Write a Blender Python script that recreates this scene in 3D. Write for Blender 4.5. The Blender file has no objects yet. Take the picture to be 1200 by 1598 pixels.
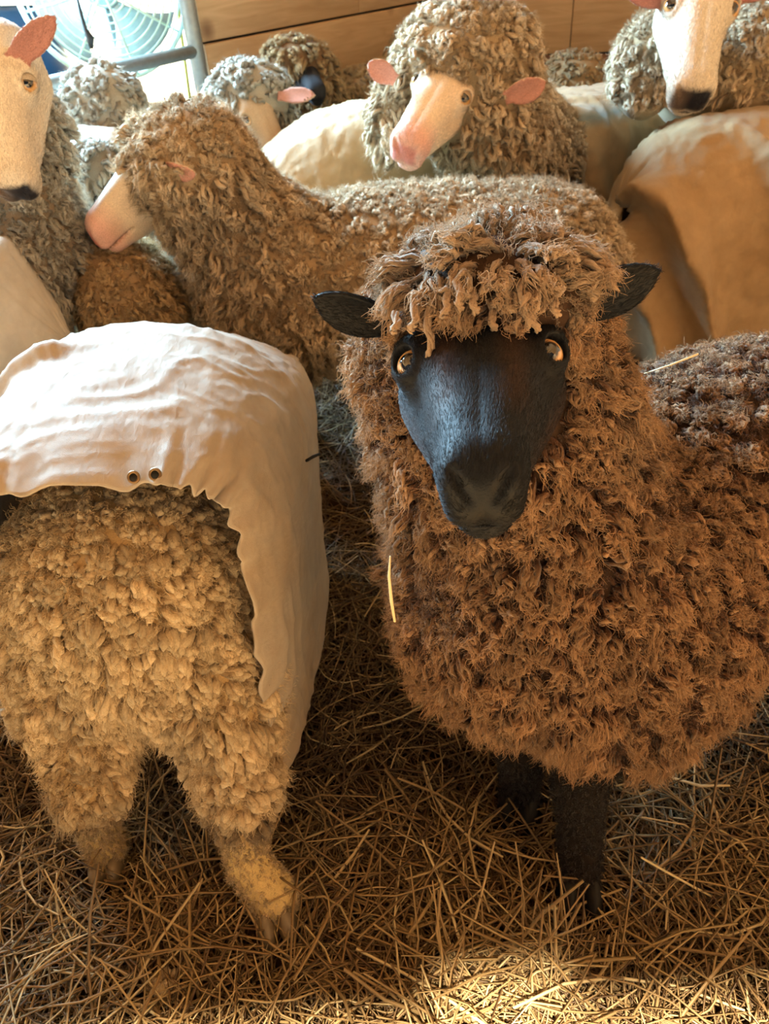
import bpy, math
import numpy as np
from mathutils import Vector, Matrix
from mathutils.kdtree import KDTree

# ------------------------------------------------------------------ camera, world, sun, exposure
sc = bpy.context.scene
COL = sc.collection
FPX, PITCH, ROLL, CAMH = 1154.0, math.radians(38.5), math.radians(4.0), 1.08
_f = np.array([0, math.cos(PITCH), -math.sin(PITCH)])
_r0 = np.array([1.0, 0, 0]); _u0 = np.cross(_r0, _f)
_r = math.cos(ROLL) * _r0 - math.sin(ROLL) * _u0
_u = math.cos(ROLL) * _u0 + math.sin(ROLL) * _r0
CAM = np.array([0, 0, CAMH])
cd = bpy.data.cameras.new('camera'); cam = bpy.data.objects.new('camera', cd); COL.objects.link(cam)
cd.sensor_fit = 'VERTICAL'; cd.sensor_height = 36.0; cd.lens = 36.0 * FPX / 1598.0
cd.dof.use_dof = True; cd.dof.focus_distance = 0.70; cd.dof.aperture_fstop = 11.0
cd.clip_start = 0.02; cd.clip_end = 200
M = Matrix(((_r[0], _u[0], -_f[0], 0), (_r[1], _u[1], -_f[1], 0), (_r[2], _u[2], -_f[2], CAMH), (0, 0, 0, 1)))
cam.matrix_world = M
sc.camera = cam

w = bpy.data.worlds.new('world'); sc.world = w; w.use_nodes = True
bg = w.node_tree.nodes['Background']
bg.inputs['Color'].default_value = (0.80, 0.92, 1.0, 1); bg.inputs['Strength'].default_value = 0.10

def light(name, kind, loc, target, energy, color, **kw):
    l = bpy.data.lights.new(name, kind); l.energy = energy; l.color = color
    for k, v in kw.items(): setattr(l, k, v)
    o = bpy.data.objects.new(name, l); COL.objects.link(o); o.location = loc
    o.rotation_euler = (Vector(target) - Vector(loc)).to_track_quat('-Z', 'Y').to_euler()
    return o
SUN_EL = math.radians(68); SUN_DIR = (0.10, math.cos(SUN_EL), -math.sin(SUN_EL))
light('sun', 'SUN', (0, -3, 6), (0.10, -3 + math.cos(SUN_EL), 6 - math.sin(SUN_EL)), 20.0, (1.0, 0.85, 0.60), angle=0.03)
# daylight coming in through the open doorway on the left
light('doorway_daylight', 'AREA', (-1.75, 3.2, 1.75), (0.0, 1.0, 0.5), 720.0, (0.44, 0.76, 1.0), shape='RECTANGLE', size=1.8, size_y=1.2)
vs = sc.view_settings
vs.view_transform = 'Standard'; vs.look = 'None'; vs.gamma = 1.0; vs.use_curve_mapping = False
vs.exposure = 0.60

# ------------------------------------------------------------------ helpers
def ray(px, py): return _f + _r * (px - 600) / FPX + _u * (799 - py) / FPX
def atY(px, py, Y):
    v = ray(px, py); return CAM + v * (Y / v[1])
def atZ(px, py, z):
    v = ray(px, py); return CAM + v * ((z - CAMH) / v[2])
def nrm(v):
    v = np.asarray(v, float); return v / (np.linalg.norm(v, axis=-1, keepdims=True) + 1e-12)
def A(*v): return np.array(v, float)

def _hash(ix, iy, iz, seed):
    h = (ix.astype(np.uint32) * np.uint32(374761393) + iy.astype(np.uint32) * np.uint32(668265263)
         + iz.astype(np.uint32) * np.uint32(2147483647) + np.uint32(seed * 974711 & 0xffffffff))
    h = (h ^ (h >> np.uint32(13))) * np.uint32(1274126177)
    h = (h ^ (h >> np.uint32(15))) * np.uint32(2246822519)
    h = h ^ (h >> np.uint32(16))
    return h.astype(np.float64) / 2147483648.0 - 1.0
def vnoise(p, scale, seed=0):
    q = np.asarray(p, float) * scale + 1000.0
    i = np.floor(q).astype(np.int64); f = q - i; f = f * f * (3 - 2 * f)
    r = 0
    for dx in (0, 1):
        wx = f[..., 0] if dx else 1 - f[..., 0]
        for dy in (0, 1):
            wy = f[..., 1] if dy else 1 - f[..., 1]
            for dz in (0, 1):
                wz = f[..., 2] if dz else 1 - f[..., 2]
                r = r + wx * wy * wz * _hash(i[..., 0] + dx, i[..., 1] + dy, i[..., 2] + dz, seed)
    return r
def vec_noise(p, scale, seed=0):
    return np.stack([vnoise(p, scale, seed + k) for k in (0, 11, 23)], -1)

# ---- mesh creation
def make_mesh(name, V, Fq, mat=None, parent=None, base=(0, 0, 0), attrs=None, smooth=True, tris=None):
    """V (n,3) world coordinates, Fq (m,4) quads; attrs: dict name -> (n,4) colours or (n,) floats."""
    me = bpy.data.meshes.new(name)
    V = np.asarray(V, np.float32) - np.asarray(base, np.float32)
    Fq = np.zeros((0, 4), np.int32) if Fq is None else np.asarray(Fq, np.int32)
    T = np.zeros((0, 3), np.int32) if tris is None else np.asarray(tris, np.int32)
    me.vertices.add(len(V)); me.vertices.foreach_set('co', V.ravel())
    nl = Fq.size + T.size; nf = len(Fq) + len(T)
    me.loops.add(nl); me.loops.foreach_set('vertex_index', np.concatenate([Fq.ravel(), T.ravel()]).astype(np.int32))
    me.polygons.add(nf)
    st = np.concatenate([np.arange(len(Fq)) * 4, Fq.size + np.arange(len(T)) * 3]).astype(np.int32)
    me.polygons.foreach_set('loop_start', st)
    me.update(calc_edges=True)
    if smooth: me.polygons.foreach_set('use_smooth', np.ones(nf, bool))
    for k, a in (attrs or {}).items():
        a = np.asarray(a, np.float32)
        if a.ndim == 1:
            at = me.attributes.new(k, 'FLOAT', 'POINT'); at.data.foreach_set('value', a)
        else:
            if a.shape[1] == 3: a = np.concatenate([a, np.ones((len(a), 1), np.float32)], 1)
            at = me.attributes.new(k, 'FLOAT_COLOR', 'POINT'); at.data.foreach_set('color', a.ravel())
    if mat is not None: me.materials.append(mat)
    o = bpy.data.objects.new(name, me); COL.objects.link(o)
    if parent is not None: o.parent = parent
    return o

def tag(o, label=None, cat=None, group=None, kind=None):
    if label: o['label'] = label
    if cat: o['category'] = cat
    if group: o['group'] = group
    if kind: o['kind'] = kind
    return o
def empty(name, loc):
    o = bpy.data.objects.new(name, None); COL.objects.link(o); o.location = loc; o.empty_display_size = 0.1
    return o

def grid_quads(nu, nv, closed=False, off=0):
    i = np.arange(nu - 1)[:, None]; j = np.arange(nv if closed else nv - 1)[None, :]
    j2 = (j + 1) % nv
    return (np.stack([i * nv + j, i * nv + j2, (i + 1) * nv + j2, (i + 1) * nv + j], -1).reshape(-1, 4)) + off

def tube_path(P, R, K=8, cap=True):
    """one tube along points P (s,3) with radii R (s,) -> V, quads, tris"""
    P = np.asarray(P, float); R = np.broadcast_to(np.asarray(R, float), (len(P),))
    T = nrm(np.gradient(P, axis=0)); ref = A(0.31, 0.17, 0.93)
    if abs(T[0] @ ref) > .9: ref = A(1., .1, 0)
    U = nrm(np.cross(T, ref)); W = np.cross(T, U)
    a = np.linspace(0, 2 * np.pi, K, endpoint=False)
    V = P[:, None] + R[:, None, None] * (np.cos(a)[None, :, None] * U[:, None] + np.sin(a)[None, :, None] * W[:, None])
    V = V.reshape(-1, 3); Q = grid_quads(len(P), K, True); T3 = np.zeros((0, 3), int)
    if cap:
        n = len(V); V = np.vstack([V, P[0], P[-1]]); k = np.arange(K); k2 = (k + 1) % K; e = (len(P) - 1) * K
        T3 = np.vstack([np.stack([k * 0 + n, k2, k], -1), np.stack([k * 0 + n + 1, e + k, e + k2], -1)])
    return V, Q, T3

def box_mesh(lo, hi, ax=np.eye(3), org=(0, 0, 0)):
    c = np.array([[x, y, z] for x in (lo[0], hi[0]) for y in (lo[1], hi[1]) for z in (lo[2], hi[2])], float)
    V = np.asarray(org) + c @ np.asarray(ax)
    Q = np.array([[0, 1, 3, 2], [4, 6, 7, 5], [0, 4, 5, 1], [2, 3, 7, 6], [0, 2, 6, 4], [1, 5, 7, 3]])
    return V, Q
def bevel(o, wd, seg=2):
    m = o.modifiers.new('bevel', 'BEVEL'); m.width = wd; m.segments = seg; m.limit_method = 'ANGLE'

# ---- signed distance modelling
def sd_cap(p, a, b, ra, rb):
    a = np.asarray(a, float); ab = np.asarray(b, float) - a
    t = np.clip(((p - a) @ ab) / (ab @ ab + 1e-12), 0, 1)
    return np.linalg.norm(p - a - t[..., None] * ab, axis=-1) - (ra + t * (rb - ra))
def sd_ell(p, c, r, ax=None):
    q = p - np.asarray(c, float)
    if ax is not None: q = q @ np.asarray(ax).T
    r = np.asarray(r, float)
    k0 = np.linalg.norm(q / r, axis=-1); k1 = np.linalg.norm(q / (r * r), axis=-1) + 1e-9
    return np.where(k0 < 1e-3, -r.min(), k0 * (k0 - 1) / k1)
def smin(a, b, k):
    h = np.clip(0.5 + 0.5 * (b - a) / k, 0, 1)
    return b * (1 - h) + a * h - k * h * (1 - h)
def smax(a, b, k): return -smin(-a, -b, k)
def rotz(deg):
    c, s = math.cos(math.radians(deg)), math.sin(math.radians(deg))
    return np.array([[c, s, 0], [-s, c, 0], [0, 0, 1.0]])      # rows = local axes in world
def sd_ear(p, base, tip, normal, W0, th, cup):
    base = np.asarray(base, float); d = np.asarray(tip, float) - base; L = np.linalg.norm(d); U = d / L
    n = np.asarray(normal, float); Wn = nrm(n - (n @ U) * U); Vv = np.cross(Wn, U)
    q = p - base; u = (q @ U) / L; v = q @ Vv; ww = q @ Wn
    uc = np.clip(u, 0, 1)
    W = W0 * (uc * 1.1 + .2) ** .55 * np.clip(1 - uc ** 2.1, 0, 1) ** .72
    wc = cup * v * v / W0 - .10 * L * (uc - .5) ** 2
    d = smax(np.abs(ww - wc) - th * (1.25 - .5 * uc), np.abs(v) - W, .002)
    return np.maximum(np.maximum(d, (u - 1) * L), (-u - .15) * L)

def surface_nets(f, lo, hi, h):
    lo = np.asarray(lo, float); n = np.ceil((np.asarray(hi) - lo) / h).astype(int) + 1
    B = 6; nb = -(-n // B); n = nb * B                       # coarse blocks first, full detail only near the surface
    cb = np.stack(np.meshgrid(*[lo[k] + h * (B * np.arange(nb[k]) + (B - 1) / 2) for k in range(3)], indexing='ij'), -1)
    fb = f(cb.reshape(-1, 3)).reshape(nb)
    near = np.abs(fb) < h * (B * .5 * 1.732 * 1.35 + 2.5)
    S = np.repeat(np.repeat(np.repeat(fb, B, 0), B, 1), B, 2)
    bi = np.argwhere(near); lo_i = np.stack(np.meshgrid(*[np.arange(B)] * 3, indexing='ij'), -1).reshape(-1, 3)
    gi = (bi[:, None] * B + lo_i[None]).reshape(-1, 3)
    S[gi[:, 0], gi[:, 1], gi[:, 2]] = f(lo + h * gi)
    c = [(x, y, z) for x in (0, 1) for y in (0, 1) for z in (0, 1)]
    sl = lambda d: tuple(slice(d[k], n[k] - 1 + d[k]) for k in range(3))
    cnt = sum((S[sl(d)] < 0).astype(int) for d in c)
    act = (cnt > 0) & (cnt < 8)
    idx = -np.ones(act.shape, int); ii = np.argwhere(act); idx[act] = np.arange(len(ii))
    acc = np.zeros((len(ii), 3)); num = np.zeros(len(ii))
    for a in c:
        for ax in range(3):
            if a[ax]: continue
            b = list(a); b[ax] = 1
            va = S[ii[:, 0] + a[0], ii[:, 1] + a[1], ii[:, 2] + a[2]]; vb = S[ii[:, 0] + b[0], ii[:, 1] + b[1], ii[:, 2] + b[2]]
            m = (va < 0) != (vb < 0); t = np.where(m, va / np.where(m, va - vb, 1), 0)
            pos = np.tile(np.array(a, float), (len(ii), 1)); pos[:, ax] = t
            acc += pos * m[:, None]; num += m
    V = lo + h * (ii + acc / num[:, None])
    Q = []
    for ax in range(3):
        o1, o2 = [(1, 2), (2, 0), (0, 1)][ax]
        s0 = [slice(None)] * 3; s1 = [slice(None)] * 3
        s0[ax] = slice(0, n[ax] - 1); s1[ax] = slice(1, n[ax])
        for k in (o1, o2): s0[k] = slice(1, n[k] - 1); s1[k] = slice(1, n[k] - 1)
        a = S[tuple(s0)] < 0; b = S[tuple(s1)] < 0
        e = np.argwhere(a != b)
        if not len(e): continue
        flip = ~a[e[:, 0], e[:, 1], e[:, 2]]
        e = e.copy(); e[:, o1] += 1; e[:, o2] += 1
        def cell(d1, d2):
            q = e.copy(); q[:, o1] -= d1; q[:, o2] -= d2; return idx[q[:, 0], q[:, 1], q[:, 2]]
        q = np.stack([cell(1, 1), cell(0, 1), cell(0, 0), cell(1, 0)], -1)
        q[flip] = q[flip][:, ::-1]
        Q.append(q)
    return V, np.vstack(Q)
def grad(f, p, h=.004):
    return nrm(np.stack([f(p + h * e) - f(p - h * e) for e in np.eye(3)], -1))
def sample_surface(V, Q, spacing, rng):
    T = np.vstack([Q[:, [0, 1, 2]], Q[:, [0, 2, 3]]])
    a, b, c = V[T[:, 0]], V[T[:, 1]], V[T[:, 2]]
    ar = np.linalg.norm(np.cross(b - a, c - a), axis=1) / 2
    n = int(ar.sum() / (spacing * spacing) * 2.2)
    k = rng.choice(len(T), n, p=ar / ar.sum())
    u, v = rng.random(n), rng.random(n); s = u + v > 1; u[s], v[s] = 1 - u[s], 1 - v[s]
    P = a[k] + u[:, None] * (b - a)[k] + v[:, None] * (c - a)[k]
    for off in (0, .5):        # thin to one per voxel, twice with shifted grid
        key = np.floor(P / (spacing * .92) + off).astype(np.int64)
        key = key[:, 0] * 73856093 ^ key[:, 1] * 19349663 ^ key[:, 2] * 83492791
        _, i = np.unique(key, return_index=True); P = P[i]
    return P

# ------------------------------------------------------------------ materials
def new_mat(name):
    m = bpy.data.materials.new(name); m.use_nodes = True; nt = m.node_tree
    return m, nt, nt.nodes['Principled BSDF']
def N_(nt, t, **kw):
    n = nt.nodes.new(t)
    for k, v in kw.items(): setattr(n, k, v)
    return n
def lk(nt, a, b): nt.links.new(a, b)
def mixc(nt, fac, a, b, mode='MIX'):
    n = N_(nt, 'ShaderNodeMix', data_type='RGBA', blend_type=mode)
    for s, v in ((n.inputs['Factor'], fac), (n.inputs['A'], a), (n.inputs['B'], b)):
        if hasattr(v, 'links'): lk(nt, v, s)
        else: s.default_value = v if not isinstance(v, tuple) else (*v, 1)[:4]
    return n.outputs['Result']
def noise(nt, scale, detail=4, rough=.6, coord=None, stretch=None):
    tc = N_(nt, 'ShaderNodeTexCoord'); src = tc.outputs['Object']
    if stretch:
        mp = N_(nt, 'ShaderNodeMapping'); mp.inputs['Scale'].default_value = stretch; lk(nt, src, mp.inputs['Vector']); src = mp.outputs['Vector']
    n = N_(nt, 'ShaderNodeTexNoise'); n.inputs['Scale'].default_value = scale; n.inputs['Detail'].default_value = detail
    n.inputs['Roughness'].default_value = rough; lk(nt, src, n.inputs['Vector'])
    return n.outputs['Fac']
def ramp(nt, fac, stops):
    r = N_(nt, 'ShaderNodeValToRGB'); el = r.color_ramp.elements
    while len(el) < len(stops): el.new(.5)
    for e, (p, c) in zip(el, stops): e.position = p; e.color = (*c, 1)
    lk(nt, fac, r.inputs['Fac']); return r.outputs['Color']
def bump(nt, b, height, strength, dist):
    n = N_(nt, 'ShaderNodeBump'); n.inputs['Strength'].default_value = strength; n.inputs['Distance'].default_value = dist
    lk(nt, height, n.inputs['Height']); lk(nt, n.outputs['Normal'], b.inputs['Normal'])

def wool_mat(name, root, mid, tip, vary=.35, fibre=420, bleach=(.52, .40, .28), dirt=(.075, .042, .022)):
    """colour along the lock (roots darkened like crevice shade, sun-bleached tips), lock-to-lock variation, fine fibre relief"""
    m, nt, b = new_mat(name)
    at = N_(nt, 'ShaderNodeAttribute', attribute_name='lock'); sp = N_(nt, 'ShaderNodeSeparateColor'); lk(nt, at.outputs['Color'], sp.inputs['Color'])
    c = ramp(nt, sp.outputs[0], [(0, root), (.55, mid), (1, tip)])  # dark root end paints the shade between locks into the wool
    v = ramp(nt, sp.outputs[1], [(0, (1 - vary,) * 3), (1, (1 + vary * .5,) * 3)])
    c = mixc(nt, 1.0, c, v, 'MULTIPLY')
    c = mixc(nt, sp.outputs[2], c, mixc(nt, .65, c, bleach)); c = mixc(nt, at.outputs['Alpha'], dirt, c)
    n = noise(nt, fibre, 3, .7)
    c = mixc(nt, .55, c, mixc(nt, 1.0, c, ramp(nt, n, [(.3, (.55,) * 3), (.7, (1.3,) * 3)]), 'MULTIPLY'))
    lk(nt, c, b.inputs['Base Color']); b.inputs['Roughness'].default_value = .92
    b.inputs['Specular IOR Level'].default_value = .12
    b.inputs['Sheen Weight'].default_value = .25; b.inputs['Sheen Roughness'].default_value = .5
    bump(nt, b, n, .8, .0015)
    tr = N_(nt, 'ShaderNodeBsdfTranslucent'); lk(nt, c, tr.inputs['Color'])
    mx = N_(nt, 'ShaderNodeMixShader'); mx.inputs[0].default_value = .18
    lk(nt, b.outputs[0], mx.inputs[1]); lk(nt, tr.outputs[0], mx.inputs[2])
    lk(nt, mx.outputs[0], nt.nodes['Material Output'].inputs['Surface'])
    return m
def skin_mat(name, sheen=.06):
    m, nt, b = new_mat(name)
    at = N_(nt, 'ShaderNodeAttribute', attribute_name='col'); gl = N_(nt, 'ShaderNodeAttribute', attribute_name='rough')
    n = noise(nt, 600, 3, .65)
    c = mixc(nt, .6, at.outputs['Color'], mixc(nt, 1.0, at.outputs['Color'], ramp(nt, n, [(.3, (.55,) * 3), (.72, (1.45,) * 3)]), 'MULTIPLY'))
    lk(nt, c, b.inputs['Base Color']); lk(nt, gl.outputs['Fac'], b.inputs['Roughness'])
    b.inputs['Sheen Weight'].default_value = sheen; b.inputs['Sheen Roughness'].default_value = .35; b.inputs['Sheen Tint'].default_value = (.75, .85, 1, 1)
    b.inputs['Specular IOR Level'].default_value = .16
    bump(nt, b, n, .35, .0012)
    return m
def cloth_mat(name, base, dirt, blue_band=None):
    m, nt, b = new_mat(name)
    n = noise(nt, 5, 5, .6); n2 = noise(nt, 26, 4, .65)
    c = mixc(nt, ramp(nt, n, [(.35, (0,) * 3), (.75, (1,) * 3)]), base, dirt)
    c = mixc(nt, .35, c, mixc(nt, 1.0, c, ramp(nt, n2, [(.3, (.7,) * 3), (.7, (1.15,) * 3)]), 'MULTIPLY'))
    if blue_band:
        at = N_(nt, 'ShaderNodeAttribute', attribute_name='blue_band'); c = mixc(nt, at.outputs['Fac'], c, blue_band)
    lk(nt, c, b.inputs['Base Color']); b.inputs['Roughness'].default_value = .62; b.inputs['Specular IOR Level'].default_value = .35
    b.inputs['Sheen Weight'].default_value = .15
    cr = noise(nt, 34, 3, .55, stretch=(1, .45, 1)); cr2 = N_(nt, 'ShaderNodeMath', operation='SUBTRACT'); lk(nt, cr, cr2.inputs[0]); cr2.inputs[1].default_value = .5
    ab = N_(nt, 'ShaderNodeMath', operation='ABSOLUTE'); lk(nt, cr2.outputs[0], ab.inputs[0]); n2 = ab.outputs[0]
    wv = noise(nt, 900, 2, .5); mm = N_(nt, 'ShaderNodeMath', operation='MULTIPLY_ADD'); lk(nt, n2, mm.inputs[0]); mm.inputs[1].default_value = -9; lk(nt, wv, mm.inputs[2])
    bump(nt, b, mm.outputs[0], .35, .0012)
    tr = N_(nt, 'ShaderNodeBsdfTranslucent'); lk(nt, c, tr.inputs['Color'])
    mx = N_(nt, 'ShaderNodeMixShader'); mx.inputs[0].default_value = .12
    lk(nt, b.outputs[0], mx.inputs[1]); lk(nt, tr.outputs[0], mx.inputs[2])
    lk(nt, mx.outputs[0], nt.nodes['Material Output'].inputs['Surface'])
    return m
def plain(name, col, rough=.5, metal=0, **kw):
    m, nt, b = new_mat(name); b.inputs['Base Color'].default_value = (*col, 1); b.inputs['Roughness'].default_value = rough; b.inputs['Metallic'].default_value = metal
    b.inputs['Specular IOR Level'].default_value = kw.get('spec', .5)
    n = noise(nt, kw.get('scale', 60), 4, .6)
    lk(nt, mixc(nt, .35, col, mixc(nt, 1.0, col, ramp(nt, n, [(.3, (.6,) * 3), (.75, (1.2,) * 3)]), 'MULTIPLY')), b.inputs['Base Color'])
    bump(nt, b, n, .15, .001)
    return m

MAT = {}
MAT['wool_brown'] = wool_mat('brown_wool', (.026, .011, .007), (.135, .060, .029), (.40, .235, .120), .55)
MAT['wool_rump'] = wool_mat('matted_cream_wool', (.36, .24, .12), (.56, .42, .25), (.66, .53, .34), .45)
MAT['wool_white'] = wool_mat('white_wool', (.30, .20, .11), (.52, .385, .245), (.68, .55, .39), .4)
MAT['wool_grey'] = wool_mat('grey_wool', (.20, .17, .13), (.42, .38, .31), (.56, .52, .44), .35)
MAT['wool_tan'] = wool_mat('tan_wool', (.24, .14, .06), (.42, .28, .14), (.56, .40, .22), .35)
MAT['hair_black'] = wool_mat('black_leg_hair', (.006, .005, .005), (.010, .007, .006), (.020, .014, .011), .4)
MAT['cloth_white'] = cloth_mat('pale_canvas_jacket', (.66, .62, .55), (.56, .48, .38))
MAT['skin'] = skin_mat('short_hair')
MAT['cloth'] = cloth_mat('canvas_jacket', (.40, .355, .30), (.36, .26, .16), blue_band=(.16, .26, .30))
MAT['cloth_tan'] = cloth_mat('tan_canvas_jacket', (.45, .31, .17), (.37, .235, .115), blue_band=(.16, .26, .30))
MAT['hoof'] = plain('hoof_horn', (.010, .009, .008), .6, spec=.2)
MAT['hoof_pale'] = plain('pale_hoof_horn', (.20, .15, .09), .5)
MAT['brass'] = plain('tarnished_brass', (.22, .14, .07), .4, .9)

# ------------------------------------------------------------------ fleece: locks of wool as geometry
STY = dict(
    curl=dict(sp=.0064, m=1, L=.025, R=.0028, S=8, K=4, curl=.0046, turns=1.5, droop=.40, n=1.0, g=.45, noise=.40, jit=.22, clump=.019, cl=.42, cd=.6, twist=1.2, cj=.32, blunt=1, fz=6, uc=.0085, ku=3),
    rump=dict(sp=.0078, m=1, L=.022, R=.0054, S=7, K=5, curl=.0028, turns=1.0, droop=.45, n=1.0, g=.5, noise=.3, jit=.15, clump=.024, cl=.38, cd=.6, twist=.6, cj=.30, blunt=1, fz=4, uc=.0085),
    fluff=dict(sp=.0098, m=1, L=.024, R=.0034, S=7, K=4, curl=.0048, turns=1.6, droop=.35, n=1.0, g=.45, noise=.45, jit=.25, clump=.026, cl=.4, cd=.55, twist=.8, cj=.38, blunt=1, fz=6, uc=.010),
    bubble=dict(sp=.0122, m=1, L=.026, R=.0048, S=7, K=4, curl=.0058, turns=1.3, droop=.35, n=1.0, g=.45, noise=.4, jit=.22, clump=.03, cl=.4, cd=.5, twist=.8, cj=.35, blunt=1, fz=6, uc=.010, ku=5),
    far=dict(sp=.0140, m=1, L=.027, R=.0066, S=6, K=3, curl=.0060, turns=1.2, droop=.35, n=1.0, g=.45, noise=.4, jit=.22, clump=.035, cl=.4, cd=.5, twist=.8, cj=.35, blunt=1, fz=4),
)
def fibres(name, guide, R, rng, k, mat, root, base, lock, L=.012, tone=(.35, 1.0), paint=None):
    """fine crimped fibres that stand off every lock; guide (n,S,3) lock centre lines"""
    if len(guide) < 3: return None
    n, S, _ = guide.shape; S2 = 9; t = np.linspace(0, 1, S2)
    out, cols = [], []
    ti = np.linspace(0, S - 1, S2); i0 = np.clip(np.floor(ti).astype(int), 0, S - 2); fr = (ti - i0)[None, :, None]
    gp = guide[:, i0] * (1 - fr) + guide[:, i0 + 1] * fr
    end = nrm(guide[:, -1] - guide[:, -3])
    for j in range(k):
        a = rng.normal(size=(n, 1, 3)); a /= np.linalg.norm(a, axis=-1, keepdims=True)
        ph = rng.random((n, 1)) * 6.283; fq = 2.0 + 2.5 * rng.random((n, 1)); am = (.0010 + .0018 * rng.random((n, 1)))
        U = nrm(np.cross(end, a[:, 0])); W = np.cross(end, U)
        an = ph + fq * 6.283 * t[None]
        P = gp + a * (R[:, None, None] * (.8 + .5 * t)[None, :, None]) + (am * (t ** .6)[None])[..., None] * (np.cos(an)[..., None] * U[:, None] + np.sin(an)[..., None] * W[:, None])
        P = P + (end * (L * rng.random((n, 1)) ** 2) + rng.normal(size=(n, 3)) * .0022)[:, None] * (t ** 2)[None, :, None]
        out.append(P); cols.append(lock)
    P = np.concatenate(out).astype(np.float32); lock = np.concatenate(cols); N = len(P)
    cu = bpy.data.hair_curves.new(name); cu.add_curves([S2] * N)
    cu.attributes['position'].data.foreach_set('vector', (P - np.asarray(base, np.float32)).ravel())
    ra = cu.attributes.get('radius') or cu.attributes.new('radius', 'FLOAT', 'POINT')
    ra.data.foreach_set('value', np.tile(np.interp(t, [0, .7, 1], [.00045, .00040, .00012]).astype(np.float32), N))
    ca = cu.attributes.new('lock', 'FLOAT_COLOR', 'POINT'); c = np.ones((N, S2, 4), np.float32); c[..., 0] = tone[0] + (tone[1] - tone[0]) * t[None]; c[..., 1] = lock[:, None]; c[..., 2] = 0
    if paint is not None:
        bl, di = paint(P[:, 0]); c[..., 2] = bl[:, None]; c[..., 3] = (1 - di)[:, None]
    ca.data.foreach_set('color', c.ravel())
    cu.materials.append(mat)
    o = bpy.data.objects.new(name, cu); COL.objects.link(o); o.parent = root; o['kind'] = 'stuff'
    return o
def grow(P, Nn, st, rng, seed=0, Lmul=None, extra=None, paint=None):
    n = len(P); down = A(0, 0, -1.)
    g = down - (Nn @ down)[:, None] * Nn; gl = np.linalg.norm(g, axis=1, keepdims=True); g = g / (gl + .15)
    D = nrm(Nn * st['n'] + g * st['g'] + vec_noise(P, 1 / st['clump'] * .6, seed) * st['noise'] + rng.normal(size=(n, 3)) * st['jit'] + (0 if extra is None else extra))
    L = st['L'] * (1 + .35 * vnoise(P, 14, seed + 5) + .25 * (rng.random(n) - .5)) * (1 if Lmul is None else Lmul)
    R = st['R'] * (.75 + .5 * rng.random(n)) * (1 + .25 * vnoise(P, 9, seed + 7))
    # clumping toward neighbouring guide locks
    nc = max(1, int(n * (st['sp'] / st['clump']) ** 2)); ci = rng.choice(n, nc, replace=False)
    kd = KDTree(nc)
    for k, i in enumerate(ci): kd.insert(P[i], k)
    kd.balance(); near = ci[np.array([kd.find(p)[1] for p in P])] if n else ci[:0]
    cdir = nrm(D + rng.normal(size=(n, 3)) * st['cj']); cl_len = 1 + .55 * (rng.random(n) - .5)
    D = nrm(D * (1 - st['cd']) + cdir[near] * st['cd']); L = L * cl_len[near]
    tip = P + D * L[:, None]; ctip = P[near] + D[near] * L[near][:, None]
    S, K, m = st['S'], st['K'], st['m']
    t = np.linspace(0, 1, S)
    path = (P - Nn * .006)[:, None] + (D * L[:, None])[:, None] * t[None, :, None] + (down * st['droop'])[None, None] * L[:, None, None] * (t ** 2)[None, :, None]
    path = path + st['cl'] * (ctip - tip)[:, None] * (t ** 1.5)[None, :, None]
    U = nrm(np.cross(D, A(.3, .5, .8))); W = np.cross(D, U)
    ph = rng.random(n) * 6.283; sg = np.where(rng.random(n) < .5, -1., 1.); tu = st['turns'] * (.6 + .8 * rng.random(n))
    am = st['curl'] * (.5 + rng.random(n))[:, None] * (t ** .8)[None]
    an = ph[:, None] + (sg * tu)[:, None] * 6.283 * t[None]
    path = path + am[..., None] * (np.cos(an)[..., None] * U[:, None] + np.sin(an)[..., None] * W[:, None])
    prof = np.interp(t, [0, .25, .6, .85, .95, 1], [.85, 1, .95, .68, .42, 0.0] if not st.get('blunt') else [.7, .9, 1.1, 1.0, .75, 0.0])
    out = []
    for k in range(m):
        pk = path
        if m > 1:
            a2 = ph[:, None] * 1.7 + 6.283 * (k / m + st['twist'] * sg[:, None] * t[None])
            pk = path + (.62 * R[:, None] * (1 + .25 * t)[None])[..., None] * (np.cos(a2)[..., None] * U[:, None] + np.sin(a2)[..., None] * W[:, None])
            pk = pk + (D * L[:, None] * .18 * (rng.random((n, 1)) - .5))[:, None] * t[None, :, None]
        out.append(pk)
    path = np.concatenate(out); n2 = len(path)
    Rr = np.tile(R, m) * (.78 if m > 1 else 1.0)
    T = nrm(np.gradient(path, axis=1)); U2 = np.tile(U, (m, 1))[:, None]
    Uu = nrm(U2 - (U2 * T).sum(-1, keepdims=True) * T); Vv = np.cross(T, Uu)
    a = np.linspace(0, 6.283185, K, endpoint=False)
    wob = 1 + .14 * rng.normal(size=(n2, S, 1))
    V = path[:, :, None] + (Rr[:, None, None] * prof[None, :, None] * wob * np.ones(K))[..., None] * (np.cos(a)[None, None, :, None] * Uu[:, :, None] + np.sin(a)[None, None, :, None] * Vv[:, :, None])
    q = grid_quads(S, K, True)
    Q = (q[None] + (np.arange(n2) * S * K)[:, None, None]).reshape(-1, 4)
    crn = rng.random(n)[near]; rnd = np.clip(.5 + .22 * vnoise(path[:, 0], 22, seed + 3) + .35 * np.tile(crn - .5, m) * 2 * .8 + .2 * (rng.random(n2) - .5) * 2, 0, 1)
    big = np.clip(.5 + .5 * vnoise(path[:, 0], 5, seed + 9), 0, 1)
    c = np.zeros((n2, S, K, 4), np.float32); c[..., 0] = t[None, :, None]; c[..., 1] = rnd[:, None, None]; c[..., 2] = 0; c[..., 3] = 1
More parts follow.
